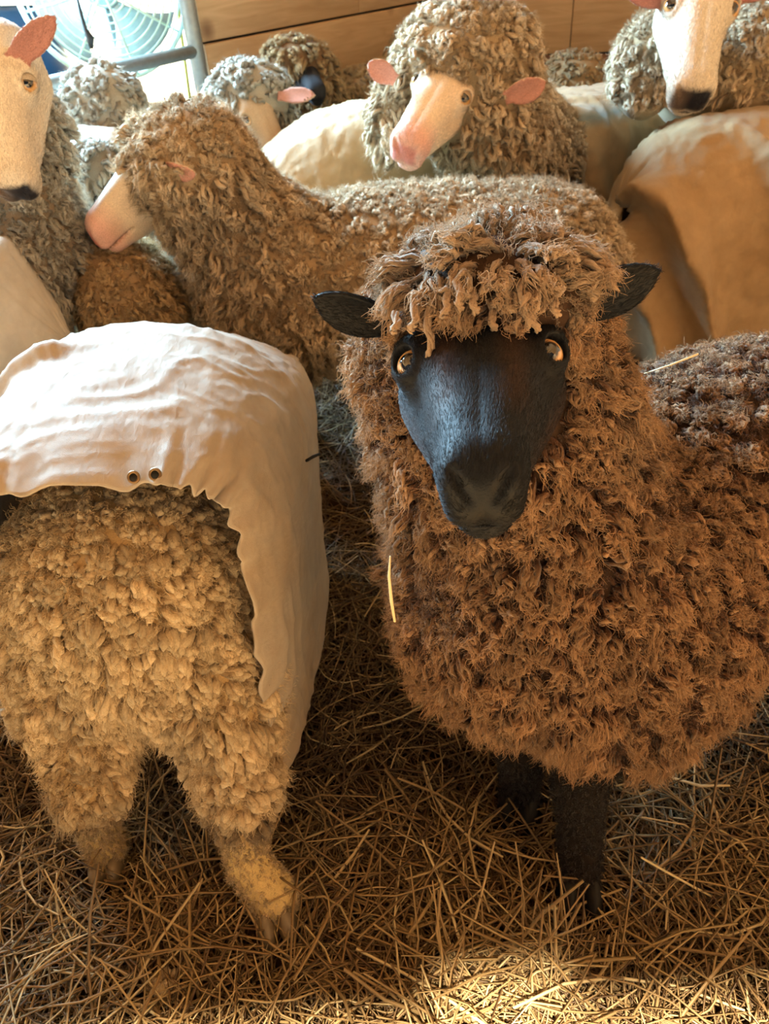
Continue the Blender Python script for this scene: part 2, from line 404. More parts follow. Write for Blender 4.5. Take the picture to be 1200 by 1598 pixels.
    if paint is not None:
        bl, di = paint(path[:, 0]); c[..., 2] = bl[:, None, None]; c[..., 3] = (1 - di)[:, None, None]
    return V.reshape(-1, 3), Q, c.reshape(-1, 4)

# ------------------------------------------------------------------ sheep heads
class Head:
    """sheep head: signed-distance solid in a frame x across, y towards the nose, z towards the forehead; origin between the eyes"""
    def __init__(s, org, face, up, scale=1.0, ears=(), look='black', h=.003, narrow=1.0, long=1.0, muz=1.0):
        s.o = np.asarray(org, float); s.y = nrm(face); s.x = nrm(np.cross(s.y, up)); s.z = np.cross(s.x, s.y)
        s.ax = np.stack([s.x, s.y, s.z]); s.sc = scale; s.ears = ears; s.look = look; s.h = h; s.nw = narrow; s.lg = A(1, long, 1); s.mz = muz
        s.eye_c = [A(sx * .0470, .006, -.003) for sx in (-1, 1)]; s.eye_r = .0162
        s.eye_d = [nrm(A(sx * .58, .24, .78)) for sx in (-1, 1)]
    eye_look = A(0, 0, 0)
    def loc(s, p): return ((p - s.o) @ s.ax.T) / (s.sc * s.lg)
    def wld(s, q): return s.o + (np.asarray(q) * s.sc * s.lg) @ s.ax
    def wid(s, y): return 1 + (s.nw - 1) * np.clip(1 - (y - .035) / .10, 0, 1) + (s.mz - 1) * np.clip((y - .07) / .06, 0, 1)
    def core(s, q):
        X = np.abs(q[..., 0]) / s.wid(q[..., 1]); m = np.stack([X, q[..., 1], q[..., 2]], -1)
        d = sd_ell(m, (0, -.035, -.030), (.064, .078, .064))
        d = smin(d, sd_cap(m, (.010, .0, -.004), (.009, .132, -.022), .036, .029), .02)
        d = smin(d, sd_cap(m, (.0, -.02, -.075), (.0, .128, -.062), .044, .024), .025)
        d = smin(d, sd_cap(m, (.030, -.015, -.055), (.018, .085, -.045), .034, .024), .02)
        d = smin(d, sd_ell(m, (.049, -.006, .009), (.016, .026, .013)), .014)        # brow
        d = smin(d, sd_ell(m, (.042, -.003, -.010), (.021, .032, .0145)), .018)       # orbit
        d = smin(d, sd_ell(m, (0, .139, -.032), (.035, .031, .031)), .018)           # muzzle
        d = smin(d, sd_ell(m, (.015, .154, -.044), (.019, .019, .019)), .010)        # upper lip
        d = smin(d, sd_ell(m, (.024, .149, -.021), (.013, .019, .016)), .010)        # nostril wing
        d = smin(d, sd_ell(m, (0, .136, -.070), (.026, .025, .015)), .008)           # chin
        # eye socket and lids
        e = s.eye_c[1]; dr = s.eye_d[1]; qe = m - e
        al = qe @ dr; rad = np.linalg.norm(qe - al[..., None] * dr, axis=-1)
        yv = nrm(A(0, 1, 0) - dr[1] * dr); zv = np.cross(dr, yv); ey, ez = qe @ yv, qe @ zv
        re = np.sqrt((ey * .88) ** 2 + (ez * 1.12) ** 2)                            # almond opening, longer towards the nose
        lid = np.sqrt((re - .0136) ** 2 + (al - .0100) ** 2) - .0026
        d = smin(d, lid, .008)
        d = smax(d, -np.maximum(re - .0122, -al), .0012)
        d = smax(d, -(np.linalg.norm(qe, axis=-1) - s.eye_r * .97), .0012)
        # nostrils, philtrum, mouth
        nz = np.minimum(sd_cap(m, (.0060, .177, -.034), (.0150, .174, -.021), .0036, .0072), sd_cap(m, (.0150, .174, -.021), (.0265, .162, -.006), .0072, .0034))
        d = smax(d, -nz, .003)
        d = smax(d, -sd_cap(m, (0, .180, -.034), (0, .177, -.058), .0030, .0030), .003)
        zm = -.060 + .06 * np.clip(m[..., 1] - .165, -1, 0) * -1 * .25 - .25 * X * X * 10 * .1
        slab = np.abs(m[..., 2] - zm) - .0018
        gro = np.maximum(np.maximum(slab, -(d + .006)), .095 - m[..., 1])
        d = smax(d, -gro, .003)
        return d * min(1, s.nw)
    def sdf(s, p): return s.core(s.loc(p)) * s.sc
    def ear_sdf(s, p):
        d = np.full(p.shape[:-1], 9.)
        for (b, t, n, W0) in s.ears:
            d = np.minimum(d, sd_ear(p, b, t, n, W0, max(.0034, .9 * s.h), .38))
        return d
    def full(s, p):
        d = s.sdf(p)
        return smin(d, s.ear_sdf(p), .010) if len(s.ears) else d
    def mesh(s):
        c = [s.wld(A(x, y, z)) for x in (-.1, .1) for y in (-.125, .185) for z in (-.13, .05)]
        for e in s.ears: c += [np.asarray(e[0]) + .04, np.asarray(e[0]) - .04, np.asarray(e[1]) + .045, np.asarray(e[1]) - .045]
        c = np.array(c)
        V, Q = surface_nets(s.full, c.min(0) - .01, c.max(0) + .01, s.h)
        q = s.loc(V); X = np.abs(q[:, 0]) / s.wid(q[:, 1]); Y = q[:, 1]; Z = q[:, 2]
        ear = (s.ear_sdf(V) < .004) if len(s.ears) else np.zeros(len(V), bool)
        inner = np.zeros(len(V), bool)
        for (b, t, n, W0) in s.ears:
            b = np.asarray(b); U = nrm(np.asarray(t) - b); nn = nrm(np.asarray(n) - (np.asarray(n) @ U) * U)
            G = grad(s.ear_sdf, V, .003); inner |= ear & ((G @ nn) > .3)
        nose = np.clip((Y - .160) / .008, 0, 1) * np.clip((Z + .052) / .008, 0, 1) * np.clip((.027 - X) / .005, 0, 1) * np.clip((-.010 - Z) / .006, 0, 1)
        if s.look == 'white': nose = np.clip((Y - .150) / .012, 0, 1) * np.clip((Z + .052) / .008, 0, 1) * np.clip((.034 - X) / .006, 0, 1) * np.clip((-.006 - Z) / .008, 0, 1)
        rough = np.full(len(V), .62)
        L = lambda a, b, f: a + (np.asarray(b) - a) * f[:, None]
        eyerim = np.clip(1 - (np.linalg.norm(np.stack([X, Y, Z], -1) - s.eye_c[1], axis=1) - .014) / .009, 0, 1)
        if s.look == 'black':
            c = np.tile(A(.0065, .0072, .0092), (len(V), 1))
            st = np.exp(-((X - .026) / .010) ** 2) * np.clip((Y + .005) / .02, 0, 1) * np.clip((.115 - Y) / .03, 0, 1) * np.clip((Z + .045) / .02, 0, 1)
            c = L(c, (.036, .018, .011), st * .7)
            ch = np.clip((X - .03) / .02, 0, 1) * np.clip((-.03 - Z) / .02, 0, 1)
            c = L(c, (.020, .010, .007), ch)
            c = L(c, (.0035, .0035, .004), nose); rough = .60 - .18 * nose
            c[ear] = (.0055, .006, .0075); rough[inner] = .5
        else:
            face = {'white': (.58, .51, .42), 'cream': (.70, .57, .42), 'pink': (.72, .58, .44), 'dark': (.022, .022, .026), 'tan': (.46, .33, .22)}[s.look]
            c = np.tile(A(*face), (len(V), 1))
            mz = np.clip((Y - .095) / .05, 0, 1)
            if s.look in ('pink', 'cream', 'tan'): c = L(c, (.66, .36, .30), mz * .85); c = L(c, (.55, .22, .19), nose); c = L(c, (.62, .36, .28), np.clip((Y - .1) / .03, 0, 1) * (np.abs(Z + .06) < .004))
            if s.look == 'white':
                c = L(c, (.020, .020, .026), nose); c = L(c, (.10, .09, .09), np.clip((Y - .135) / .02, 0, 1) * (np.abs(Z + .06) < .006) * .9)
                c = L(c, (.46, .31, .21), np.clip((q[:, 0]) / .03, 0, 1) * np.clip((Y + .02) / .03, 0, 1) * .35)
            c = L(c, (.05, .035, .03), eyerim * .75)
            c[ear] = np.asarray(face) * .9
            if s.look in ('pink', 'cream', 'tan'): c[inner] = (.50, .24, .19)
            if s.look == 'white': c[inner] = (.34, .16, .14)
            rough = .7 - .35 * nose
        return V, Q, c, rough

def face_fur(hd, V, Q, col, root, base, sp, L, r, seed):
    rng = np.random.default_rng(seed); P = sample_surface(V, Q, sp, rng); Nn = grad(hd.full, P, .003)
    q = hd.loc(P); X = np.abs(q[:, 0]) / hd.wid(q[:, 1])
    de = np.linalg.norm(np.stack([X, q[:, 1], q[:, 2]], -1) - hd.eye_c[1], axis=1)
    keep = (de > .0195) & (np.einsum('ij,ij->i', Nn, nrm(CAM - P)) > -.3) & (np.abs(hd.full(P)) < .004)
    keep &= ~((q[:, 1] > .166) & (q[:, 2] > -.046) & (X < .012) & (q[:, 2] < -.018))
    P, Nn = P[keep], Nn[keep]; n = len(P)
    kd = KDTree(len(V))
    for i, v in enumerate(V): kd.insert(v, i)
    kd.balance(); ci = np.array([kd.find(p)[1] for p in P]); c = col[ci]
    d = np.tile(-hd.y, (n, 1)); e = hd.ear_sdf(P) < .006 if len(hd.ears) else np.zeros(n, bool)
    for (b, t, nn, W0) in hd.ears:
        m_ = e & (np.linalg.norm(P - (np.asarray(b) + np.asarray(t)) / 2, axis=1) < np.linalg.norm(np.asarray(t) - np.asarray(b))); d[m_] = nrm(np.asarray(t) - np.asarray(b))
    d = d + rng.normal(size=(n, 3)) * .22 + .25 * vec_noise(P, 60, seed); d = nrm(d - np.einsum('ij,ij->i', d, Nn)[:, None] * Nn)
    D = nrm(d + Nn * (.18 + .25 * rng.random((n, 1)))); Ln = L * (.6 + .8 * rng.random(n))
    S2 = 4; t = np.linspace(0, 1, S2)
    path = (P - Nn * .0004)[:, None] + (D * Ln[:, None])[:, None] * t[None, :, None] - (Nn * (Ln * .22)[:, None])[:, None] * (t ** 2)[None, :, None]
    cu = bpy.data.hair_curves.new('face_hair'); cu.add_curves([S2] * n)
    cu.attributes['position'].data.foreach_set('vector', (path - base).astype(np.float32).ravel())
    ra = cu.attributes.get('radius') or cu.attributes.new('radius', 'FLOAT', 'POINT'); ra.data.foreach_set('value', np.tile(np.array([1, .9, .7, .2], np.float32) * r, n))
    ca = cu.attributes.new('col', 'FLOAT_COLOR', 'POINT'); cc = np.ones((n, S2, 4), np.float32); cc[..., :3] = (c * (.7 + .9 * rng.random((n, 1)) ** 2))[:, None]; ca.data.foreach_set('color', cc.ravel())
    rr = cu.attributes.new('rough', 'FLOAT', 'POINT'); rr.data.foreach_set('value', np.full(n * S2, .5, np.float32))
    cu.materials.append(MAT['skin']); o = bpy.data.objects.new('face_hair', cu); COL.objects.link(o); o.parent = root; o['kind'] = 'stuff'
    return n
def eye_parts(hd, root, base, lid=None, amber=(.62, .35, .14)):
    hd.eye_look = nrm(hd.loc(CAM) - 0) * .75
    for k, (c, d) in enumerate(zip(hd.eye_c, hd.eye_d)):
        nu, nv = 17, 24
        th = np.linspace(0, np.pi, nu)[:, None]; ph = np.linspace(0, 2 * np.pi, nv, endpoint=False)[None]
        d = nrm(d * .55 + hd.eye_look); yv = nrm(A(0, 1, 0) - d[1] * d); zv = np.cross(d, yv)
        U = np.stack([np.cos(th) + 0 * ph, np.sin(th) * np.cos(ph), np.sin(th) * np.sin(ph)], -1).reshape(-1, 3)
        cc = np.asarray(c) * A(hd.wid(c[1]), 1, 1)
        V = hd.wld(cc + .0040 * hd.eye_d[k] + hd.eye_r * (U @ np.stack([d, yv, zv])) * 1.0)
        r = np.sqrt(((U[:, 1] + .05) / .60) ** 2 + (U[:, 2] / .54) ** 2); iris = np.sqrt(U[:, 1] ** 2 + U[:, 2] ** 2)
        col = np.tile(A(*amber), (len(V), 1)); col[r < 1] = (.004, .004, .005); col[(iris > .90) | (U[:, 0] < .25)] = (.012, .010, .009)
        ob = make_mesh('eye', V, grid_quads(nu, nv, True), MAT['eye'], root, base, {'col': col})
        if lid is not None:                                   # upper lid lowered half over the eye
            ax = nrm(A(0, -1, .05) + .12 * d); a1 = nrm(np.cross(ax, d)); a2 = np.cross(ax, a1); th2 = np.linspace(0, np.pi * .5, 10)[:, None]
            U2 = np.stack([np.cos(th2) + 0 * ph, np.sin(th2) * np.cos(ph), np.sin(th2) * np.sin(ph)], -1).reshape(-1, 3)
            V2 = hd.wld(cc + .0040 * hd.eye_d[k] + hd.eye_r * 1.07 * (U2 @ np.stack([ax, a1, a2])))
            make_mesh('eyelid', V2, grid_quads(10, nv, True), MAT['skin'], root, base, {'col': np.tile(np.asarray(lid, float), (len(V2), 1)), 'rough': np.full(len(V2), .7)})
m, nt, b = new_mat('wet_eye'); at = N_(nt, 'ShaderNodeAttribute', attribute_name='col'); lk(nt, at.outputs['Color'], b.inputs['Base Color'])
b.inputs['Roughness'].default_value = .06; b.inputs['Coat Weight'].default_value = 1; b.inputs['Coat Roughness'].default_value = .02; MAT['eye'] = m

# ------------------------------------------------------------------ whole sheep
FLOCK = 'flock of sheep in the barn'
def build_sheep(label, base, prims, legs=(), head=None, wool='wool_white', style='fluff', cell=.014, k=.06, leg_col=(.30, .22, .12),
                skin_col=(.2, .14, .08), seed=1, fleece_keep=None, Lmul=None, sp=None, view_cull=-.25, name='sheep', parts=True, hoof=None, bare=None, extra=None, fur=None, paint=None, leg_hair=None, eye_clear=.020, lid=None):
    rng = np.random.default_rng(seed)
    base = np.array([base[0], base[1], 0.0]); root = empty(name, base); tag(root, label, 'sheep', FLOCK)
    def wool_sdf(p):
        d = None
        for q in prims:
            if q[0] == 'e': x = sd_ell(p, q[1], q[2], q[3] if len(q) > 3 else None)
            else: x = sd_cap(p, q[1], q[2], q[3], q[4])
            d = x if d is None else smin(d, x, k)
        return d
    def leg_sdf(p):
        d = np.full(p.shape[:-1], 9.)
        for lg in legs:
            pts, rr = lg
            for i in range(len(pts) - 1): d = smin(d, sd_cap(p, pts[i], pts[i + 1], rr[i], rr[i + 1]), .012)
        return d
    full = (lambda p: smin(wool_sdf(p), leg_sdf(p), .03)) if legs else wool_sdf
    pts = []
    for q in prims:
        r = max(q[2]) if q[0] == 'e' else max(q[3], q[4])
        for c in ([q[1]] if q[0] == 'e' else [q[1], q[2]]): pts += [np.asarray(c, float) + r, np.asarray(c, float) - r]
    for lg in legs:
        for c, r in zip(*lg): pts += [np.asarray(c) + r, np.asarray(c) - r]
    pts = np.array(pts)
    V, Q = surface_nets(full, pts.min(0) - .03, pts.max(0) + .03, cell)
    is_leg = (leg_sdf(V) < wool_sdf(V) - .002) if legs else np.zeros(len(V), bool)
    col = np.tile(np.asarray(skin_col, float), (len(V), 1)); col[is_leg] = leg_col if not callable(leg_col) else leg_col(V[is_leg])
    rough = np.full(len(V), .9)
    BV, BQ, BC, BR = [V], [Q], [col], [rough]
    if head is not None:
        hv, hq, hc, hr = head.mesh(); BV.append(hv); BQ.append(hq + len(V)); BC.append(hc); BR.append(hr)
    make_mesh('body', np.vstack(BV), np.vstack(BQ), MAT['skin'], root, base, {'col': np.vstack(BC), 'rough': np.concatenate(BR)})
    if head is not None and parts: eye_parts(head, root, base, lid)
    if head is not None and fur: print('fur', face_fur(head, hv, hq, hc, root, base, *fur, seed))
    if leg_hair:
        Pl = sample_surface(V, Q, leg_hair[1], rng); kl = (leg_sdf(Pl) < wool_sdf(Pl) + .004) & (np.einsum('ij,ij->i', grad(full, Pl), nrm(CAM - Pl)) > -.3); Pl = Pl[kl]; Nl = grad(full, Pl)
        dl = nrm(Nl * .55 + A(0, 0, -1.) + rng.normal(size=Nl.shape) * .25); gl_ = (Pl - Nl * .001)[:, None] + (dl * leg_hair[2])[:, None] * np.linspace(0, 1, 4)[None, :, None]
        fibres('leg_hair', gl_, np.full(len(Pl), .0008), rng, 3, MAT[leg_hair[0]], root, base, np.clip(.42 + .35 * rng.normal(size=len(Pl)), 0, 1), .003)
    # fleece
    st = dict(STY[style]);
    if sp: st['sp'] = sp
    def roots(spc):
        P = sample_surface(V, Q, spc, rng); Nn = grad(wool_sdf, P)
        keep = np.einsum('ij,ij->i', Nn, nrm(CAM - P)) > view_cull
        keep &= np.abs(wool_sdf(P)) < .02
        q = P - CAM; dep = q @ _f; px = 600 + FPX * (q @ _r) / dep; py = 799 - FPX * (q @ _u) / dep
        keep &= (dep > .1) & (px > -220) & (px < 1800) & (py > -220) & (py < 1800) & ((px < 1330) | (rng.random(len(P)) < .4))
        if legs: keep &= leg_sdf(P) > wool_sdf(P) + .004
        if head is not None: keep &= head.full(P + Nn * .012) > .006
        if fleece_keep is not None: keep &= fleece_keep(P, Nn)
        return P[keep], Nn[keep]
    P, Nn = roots(st['sp'])
    if st.get('uc'):
        Pu, Nu = roots(st['uc']); du = nrm(Nu + vec_noise(Pu, 90, seed + 40) * .9 + A(0, 0, -.3)); tu = np.linspace(0, 1, 4)
        gu = (Pu - Nu * .002)[:, None] + (du * .014)[:, None] * tu[None, :, None]
        fibres('undercoat', gu, np.full(len(Pu), .0022), rng, st.get('ku', 4), MAT[wool], root, base, np.clip(.40 + .3 * rng.normal(size=len(Pu)), 0, 1), .006, (0, .45), paint)  # undercoat held to dark root tones, painting shaded crevices between locks
    if len(P) < 30: return root, base, full
    lm = Lmul(P, Nn) if Lmul is not None else None
    ex = extra(P, Nn) if extra is not None else None
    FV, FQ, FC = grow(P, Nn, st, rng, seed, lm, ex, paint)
    if head is not None:      # drop locks that would run across the bare face
        per = st['S'] * st['K']; tipi = FV.reshape(-1, st['S'], st['K'], 3).mean(2)
        ok = (head.sdf(tipi[:, -2]) > .001) & (head.sdf(tipi[:, st['S'] // 2]) > .001)
        if parts:
            for ec, ed in zip(head.eye_c, head.eye_d):
                ep = head.wld(ec * A(head.wid(ec[1]), 1, 1) + ed * .024)
                for i_ in (st['S'] // 2, -2, -1): ok &= np.linalg.norm(tipi[:, i_] - ep, axis=1) > eye_clear * head.sc
        FV = FV.reshape(-1, per, 3)[ok].reshape(-1, 3); FC = FC.reshape(-1, per, 4)[ok].reshape(-1, 4)
        FQ = (grid_quads(st['S'], st['K'], True)[None] + (np.arange(ok.sum()) * per)[:, None, None]).reshape(-1, 4)
    if st.get('fz'):
        gd = FV.reshape(-1, st['S'], st['K'], 3); ce = gd.mean(2); rr = np.linalg.norm(gd[:, 3] - ce[:, 3][:, None], axis=-1).mean(1)
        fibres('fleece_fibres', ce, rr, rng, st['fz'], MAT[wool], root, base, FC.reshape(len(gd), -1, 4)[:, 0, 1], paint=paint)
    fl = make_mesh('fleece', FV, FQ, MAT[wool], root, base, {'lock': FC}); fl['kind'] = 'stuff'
    print('sheep', label[:40], 'locks', len(P), 'tris', len(FQ) * 2)
    return root, base, full

def leg(hip, knee, fet, foot, r=(.06, .034, .026, .026)):
    return ([A(*hip), A(*knee), A(*fet), A(*foot)], list(r))
def make_hoof(root, base, at, d, mat, s=1.0):
    d = nrm(A(d[0], d[1], 0)); sd = A(-d[1], d[0], 0)
    def f(p):
        q = p - A(*at)
        L = np.stack([q @ d, q @ sd, q[..., 2]], -1) / s
        r = None
        for sg in (-1, 1):
            x = sd_ell(L, (.012, sg * .0135, .010), (.034, .0135, .030))
            x = smax(x, -L[..., 2] , .004)
            r = x if r is None else smin(r, x, .003)
        return r * s
    V, Q = surface_nets(f, A(*at) - .06, A(*at) + .07, .0035)
    return make_mesh('hoof', V, Q, mat, root, base)

# ------------------------------------------------------------------ setting: barn walls, doorway, gate, fan, floor
def wood_mat(name, a, b_, knot):
    m, nt, b = new_mat(name)
    tc = N_(nt, 'ShaderNodeTexCoord'); mp = N_(nt, 'ShaderNodeMapping'); mp.inputs['Scale'].default_value = (1.0, 1.0, 9.0)
    oi = N_(nt, 'ShaderNodeObjectInfo'); ad = N_(nt, 'ShaderNodeVectorMath', operation='ADD')
    lk(nt, tc.outputs['Object'], ad.inputs[0]); cx = N_(nt, 'ShaderNodeCombineXYZ'); ml = N_(nt, 'ShaderNodeMath', operation='MULTIPLY'); ml.inputs[1].default_value = 37
    lk(nt, oi.outputs['Random'], ml.inputs[0]); lk(nt, ml.outputs[0], cx.inputs[0]); lk(nt, cx.outputs[0], ad.inputs[1]); lk(nt, ad.outputs[0], mp.inputs['Vector'])
    n = N_(nt, 'ShaderNodeTexNoise'); n.inputs['Scale'].default_value = 3.5; n.inputs['Detail'].default_value = 6; n.inputs['Distortion'].default_value = 1.2; lk(nt, mp.outputs[0], n.inputs['Vector'])
    c = ramp(nt, n.outputs['Fac'], [(.3, a), (.7, b_)])
    v = N_(nt, 'ShaderNodeTexVoronoi'); v.inputs['Scale'].default_value = 3.4; lk(nt, ad.outputs[0], v.inputs['Vector'])
    k = ramp(nt, v.outputs['Distance'], [(.05, (1,) * 3), (.16, (0,) * 3)])
    c = mixc(nt, k, c, knot)
    lk(nt, c, b.inputs['Base Color']); b.inputs['Roughness'].default_value = .75
    bump(nt, b, n.outputs['Fac'], .2, .004)
    return m
MAT['wood'] = wood_mat('weathered_pine', (.50, .33, .185), (.64, .45, .27), (.20, .10, .055))
MAT['wood_dark'] = wood_mat('dark_stained_board', (.17, .075, .042), (.26, .115, .065), (.06, .03, .02))
MAT['dark_gap'] = plain('dark_backing', (.03, .02, .014), .9)
MAT['galv'] = plain('galvanised_steel', (.33, .37, .38), .45, .6)
MAT['soil'] = plain('trampled_bedding', (.04, .023, .010), .95, scale=30, spec=0.0)
MAT['yard'] = plain('pale_gravel_yard', (.82, .84, .78), .95, scale=3)
MAT['blue'] = plain('blue_plastic', (.02, .12, .35), .4)
MAT['black_rubber'] = plain('black_rubber', (.012, .012, .012), .5)
MAT['yellow'] = plain('yellow_rope', (.60, .48, .10), .6)
MAT['fan_green'] = plain('pale_green_wire', (.62, .80, .68), .4, .1)
MAT['fan_grey'] = plain('grey_fan_blade', (.26, .30, .30), .45, .2)

fl = make_mesh('floor', [(-4, -6, 0), (4.5, -6, 0), (4.5, 6.5, 0), (-4, 6.5, 0)], [[0, 1, 2, 3]], MAT['soil']); fl['kind'] = 'structure'
MAT['apron'] = plain('sandy_bounce_apron', (.58, .42, .24), .95, scale=12)
ap = make_mesh('floor_bounce_apron', [(-4, -6, .004), (4.5, -6, .004), (4.5, .05, .004), (-4, .05, .004)], [[0, 1, 2, 3]], MAT['apron']); ap['kind'] = 'structure'; tag(ap, 'unseen sandy apron added in front of the barn to bounce light', 'ground')  # unseen pale ground added to bounce warm sunlight onto the sheep
yd = make_mesh('ground_yard', [(-40, -40, -.06), (40, -40, -.06), (40, 60, -.06), (-40, 60, -.06)], [[0, 1, 2, 3]], MAT['yard']); yd['kind'] = 'structure'
tag(yd, 'sunlit pale yard seen through the open doorway', 'ground')

WA, WB = atY(318, 75, 3.1), atY(690, 80, 4.30)           # left wall: from the door post to the corner
WA[2] = WB[2] = 0; WD = nrm(WB - WA); WLEN = np.linalg.norm(WB - WA); WN = A(WD[1], -WD[0], 0)   # WN points into the barn
WC = WB + A(2.6, -.60, 0); WD2 = nrm(WC - WB); WN2 = A(WD2[1], -WD2[0], 0)
if WN @ (-WA) < 0: WN = -WN
if WN2 @ (-WA) < 0: WN2 = -WN2
Z0 = .53                                                 # height of one seam; boards are 0.25 m high
def board_wall(name, org, D, Nn, cuts, rows):
    L = max(c for r in cuts for c in r)
    V, Q = box_mesh((-.02, -.06, 0), (L, -.026, 2.6), np.stack([D, Nn, A(0, 0, 1)]), org)
    wl = make_mesh(name, V, Q, MAT['dark_gap'], None, (0, 0, 0), smooth=False); wl['kind'] = 'structure'
    tag(wl, 'barn wall of wide pine boards' if 'left' in name else 'darker barn wall of wide boards to the right of the corner', 'wall')
    for i, z in enumerate(rows):
        cs = cuts[i % len(cuts)]
        for a, b2 in zip(cs[:-1], cs[1:]):
            V, Q = box_mesh((a + .0015, -.025, z + .004), (b2 - .0015, .003 * ((i * 7 + int(a * 10)) % 3), z + .246), np.stack([D, Nn, A(0, 0, 1)]), org)
            o = make_mesh('plank', V, Q, MAT['wood_dark'] if ('right' in name and z < Z0) else MAT['wood'], wl, smooth=False); bevel(o, .004)
    return wl
rows = [Z0 + .25 * k for k in range(-2, 8)]
s868 = 0.62
board_wall('wall_left', WA, WD, WN, [(0, WLEN), (0, .9, WLEN)] , rows)
board_wall('wall_right', WB, WD2, WN2, [(0, s868, 2.65), (0, 1.7, 2.65), (0, s868, 2.65), (0, s868, 2.65)], rows)
# barn roof and the wall that carries the doorway further left
bx = [box_mesh((-4.5, -.62, 2.35), (-.23, 6.5, 2.45)), box_mesh((-.23, -.578, 2.35), (-.07, 6.5, 2.45)), box_mesh((-.07, -.62, 2.35), (5.0, 6.5, 2.45))]   # unseen roof edge notched to shape the sun patch on the floor
V = np.vstack([b_[0] for b_ in bx]); Q = np.vstack([b_[1] + 8 * i for i, b_ in enumerate(bx)]); ce = make_mesh('ceiling', V, Q, MAT['wood'], smooth=False); ce['kind'] = 'structure'; tag(ce, 'board ceiling of the barn', 'ceiling')
V, Q = box_mesh((-.0, -.05, 1.95), (3.2, 0, 2.4), np.stack([-WD, WN, A(0, 0, 1)]), WA); he = make_mesh('trim_1', V, Q, MAT['wood'], smooth=False); he['kind'] = 'structure'; tag(he, 'wooden header above the open doorway', 'header')
V, Q = box_mesh((2.6, -5, 0), (2.7, 6, 2.4)); o = make_mesh('wall_side', V, Q, MAT['wood'], smooth=False); o['kind'] = 'structure'; tag(o, 'board wall along the right side of the barn', 'wall')

# gate of steel tubes in the doorway
GP = atY(304, 70, 3.06); g0 = A(GP[0], GP[1], 0); g1 = atY(40, 132, 2.44); g1[2] = 0
GD = nrm(g1 - g0)
gate = empty('metal_gate', g0); tag(gate, 'galvanised tube gate across the bright doorway', 'gate')
def tube(name, pts, r, mat, parent, base, K=12):
    V, Q, T = tube_path(pts, r, K); return make_mesh(name, V, Q, mat, parent, base, tris=T)
tube('post', [g0, g0 + A(0, 0, 1.6)], .028, MAT['galv'], gate, g0)
for z in (.50, .765, 1.03, 1.3): tube('rail', [g0 + A(0, 0, z), g0 + GD * 1.7 + A(0, 0, z)], .021, MAT['galv'], gate, g0)
tube('post', [g0 + GD * 1.7, g0 + GD * 1.7 + A(0, 0, 1.5)], .028, MAT['galv'], gate, g0)

# cage fan standing outside behind the gate
fc = atY(158, -22, 3.05); fb = A(fc[0], fc[1], 0)
fan = empty('cage_fan', fb); tag(fan, 'round cage fan with grey blades behind the gate', 'fan')
FN = nrm(CAM * A(1, 1, 0) + A(0, 0, .75) - fc); FN[2] = -.05; FN = nrm(FN); FX = nrm(np.cross(A(0, 0, 1), FN)); FZ = np.cross(FN, FX); FR = .27
def circ(c, r, n=48): 
    a = np.linspace(0, 2 * np.pi, n + 1); return c + r * (np.cos(a)[:, None] * FX + np.sin(a)[:, None] * FZ)
for k in range(11):
    rr = FR * (k + 1) / 11; tube('grille_ring', circ(fc + FN * .07 * (1 - (rr / FR) ** 2) ** .5, rr), .0035 if k < 10 else .010, MAT['fan_green'], fan, fb, 5)
for k in range(8):
    a = k * math.pi / 4 + .2; d = math.cos(a) * FX + math.sin(a) * FZ
    tube('grille_spoke', [fc + FN * .075, fc + d * FR * .6 + FN * .06, fc + d * FR], .0045, MAT['fan_green'], fan, fb, 5)
for k in range(4):
    a0 = k * math.pi / 2 + .55; U, W = np.meshgrid(np.linspace(.06, .235, 9), np.linspace(-.55, .55, 9), indexing='ij')
    an = a0 + W * (.5 + 1.6 * (U - .06) / .2 * .5)
    P = fc + (U[..., None] * (np.cos(an)[..., None] * FX + np.sin(an)[..., None] * FZ)) + (W * .06)[..., None] * FN
    o = make_mesh('blade', P.reshape(-1, 3), grid_quads(9, 9), MAT['fan_grey'], fan, fb); s = o.modifiers.new('solidify', 'SOLIDIFY'); s.thickness = .004
tube('motor', [fc - FN * .12, fc - FN * .10, fc + FN * .03, fc + FN * .04], [.02, .06, .06, .02], MAT['fan_grey'], fan, fb)
tube('stand', [fc - FN * .10, fb - FN * .10 + A(0, 0, .02)], .018, MAT['fan_grey'], fan, fb)
tube('foot', [fb - FN * .10 - FX * .2 + A(0, 0, -.04), fb - FN * .10 + FX * .2 + A(0, 0, -.04)], .02, MAT['fan_grey'], fan, fb)
pc = [atY(118, -10, 2.86), atY(126, 20, 2.86), atY(133, 45, 2.85), atY(141, 60, 2.85), atY(143, 76, 2.85)]
tube('cord', pc, [.006, .006, .007, .014, .006], MAT['black_rubber'], fan, fb, 6)
# yellow rope hanging inside the doorway, blue barrel in the yard
rp = [atY(272, -40, 3.25), atY(282, 50, 3.25), atY(290, 110, 3.25), atY(296, 155, 3.25)]; rp = [rp[0] + A(0, 0, .75)] + rp + [A(rp[-1][0], rp[-1][1], 0.)]
o = tube('rope', rp, .008, MAT['yellow'], None, (0, 0, 0), 6); tag(o, 'yellow rope hanging in the doorway beside the gate post', 'rope')
bc = atY(2, 45, 4.6); bb = A(bc[0], bc[1], -.06)
hz = np.array([0, .02, .05, .3, .33, .36, .6, .64, .9, .92, .9]); hr = np.array([.24, .26, .27, .27, .285, .27, .27, .285, .26, .24, .02])
brl = tube('barrel', np.stack([bb[0] + 0 * hz, bb[1] + 0 * hz, bb[2] + hz], -1), hr, MAT['blue'], None, (0, 0, 0), 24); tag(brl, 'blue plastic barrel out in the bright yard', 'barrel')
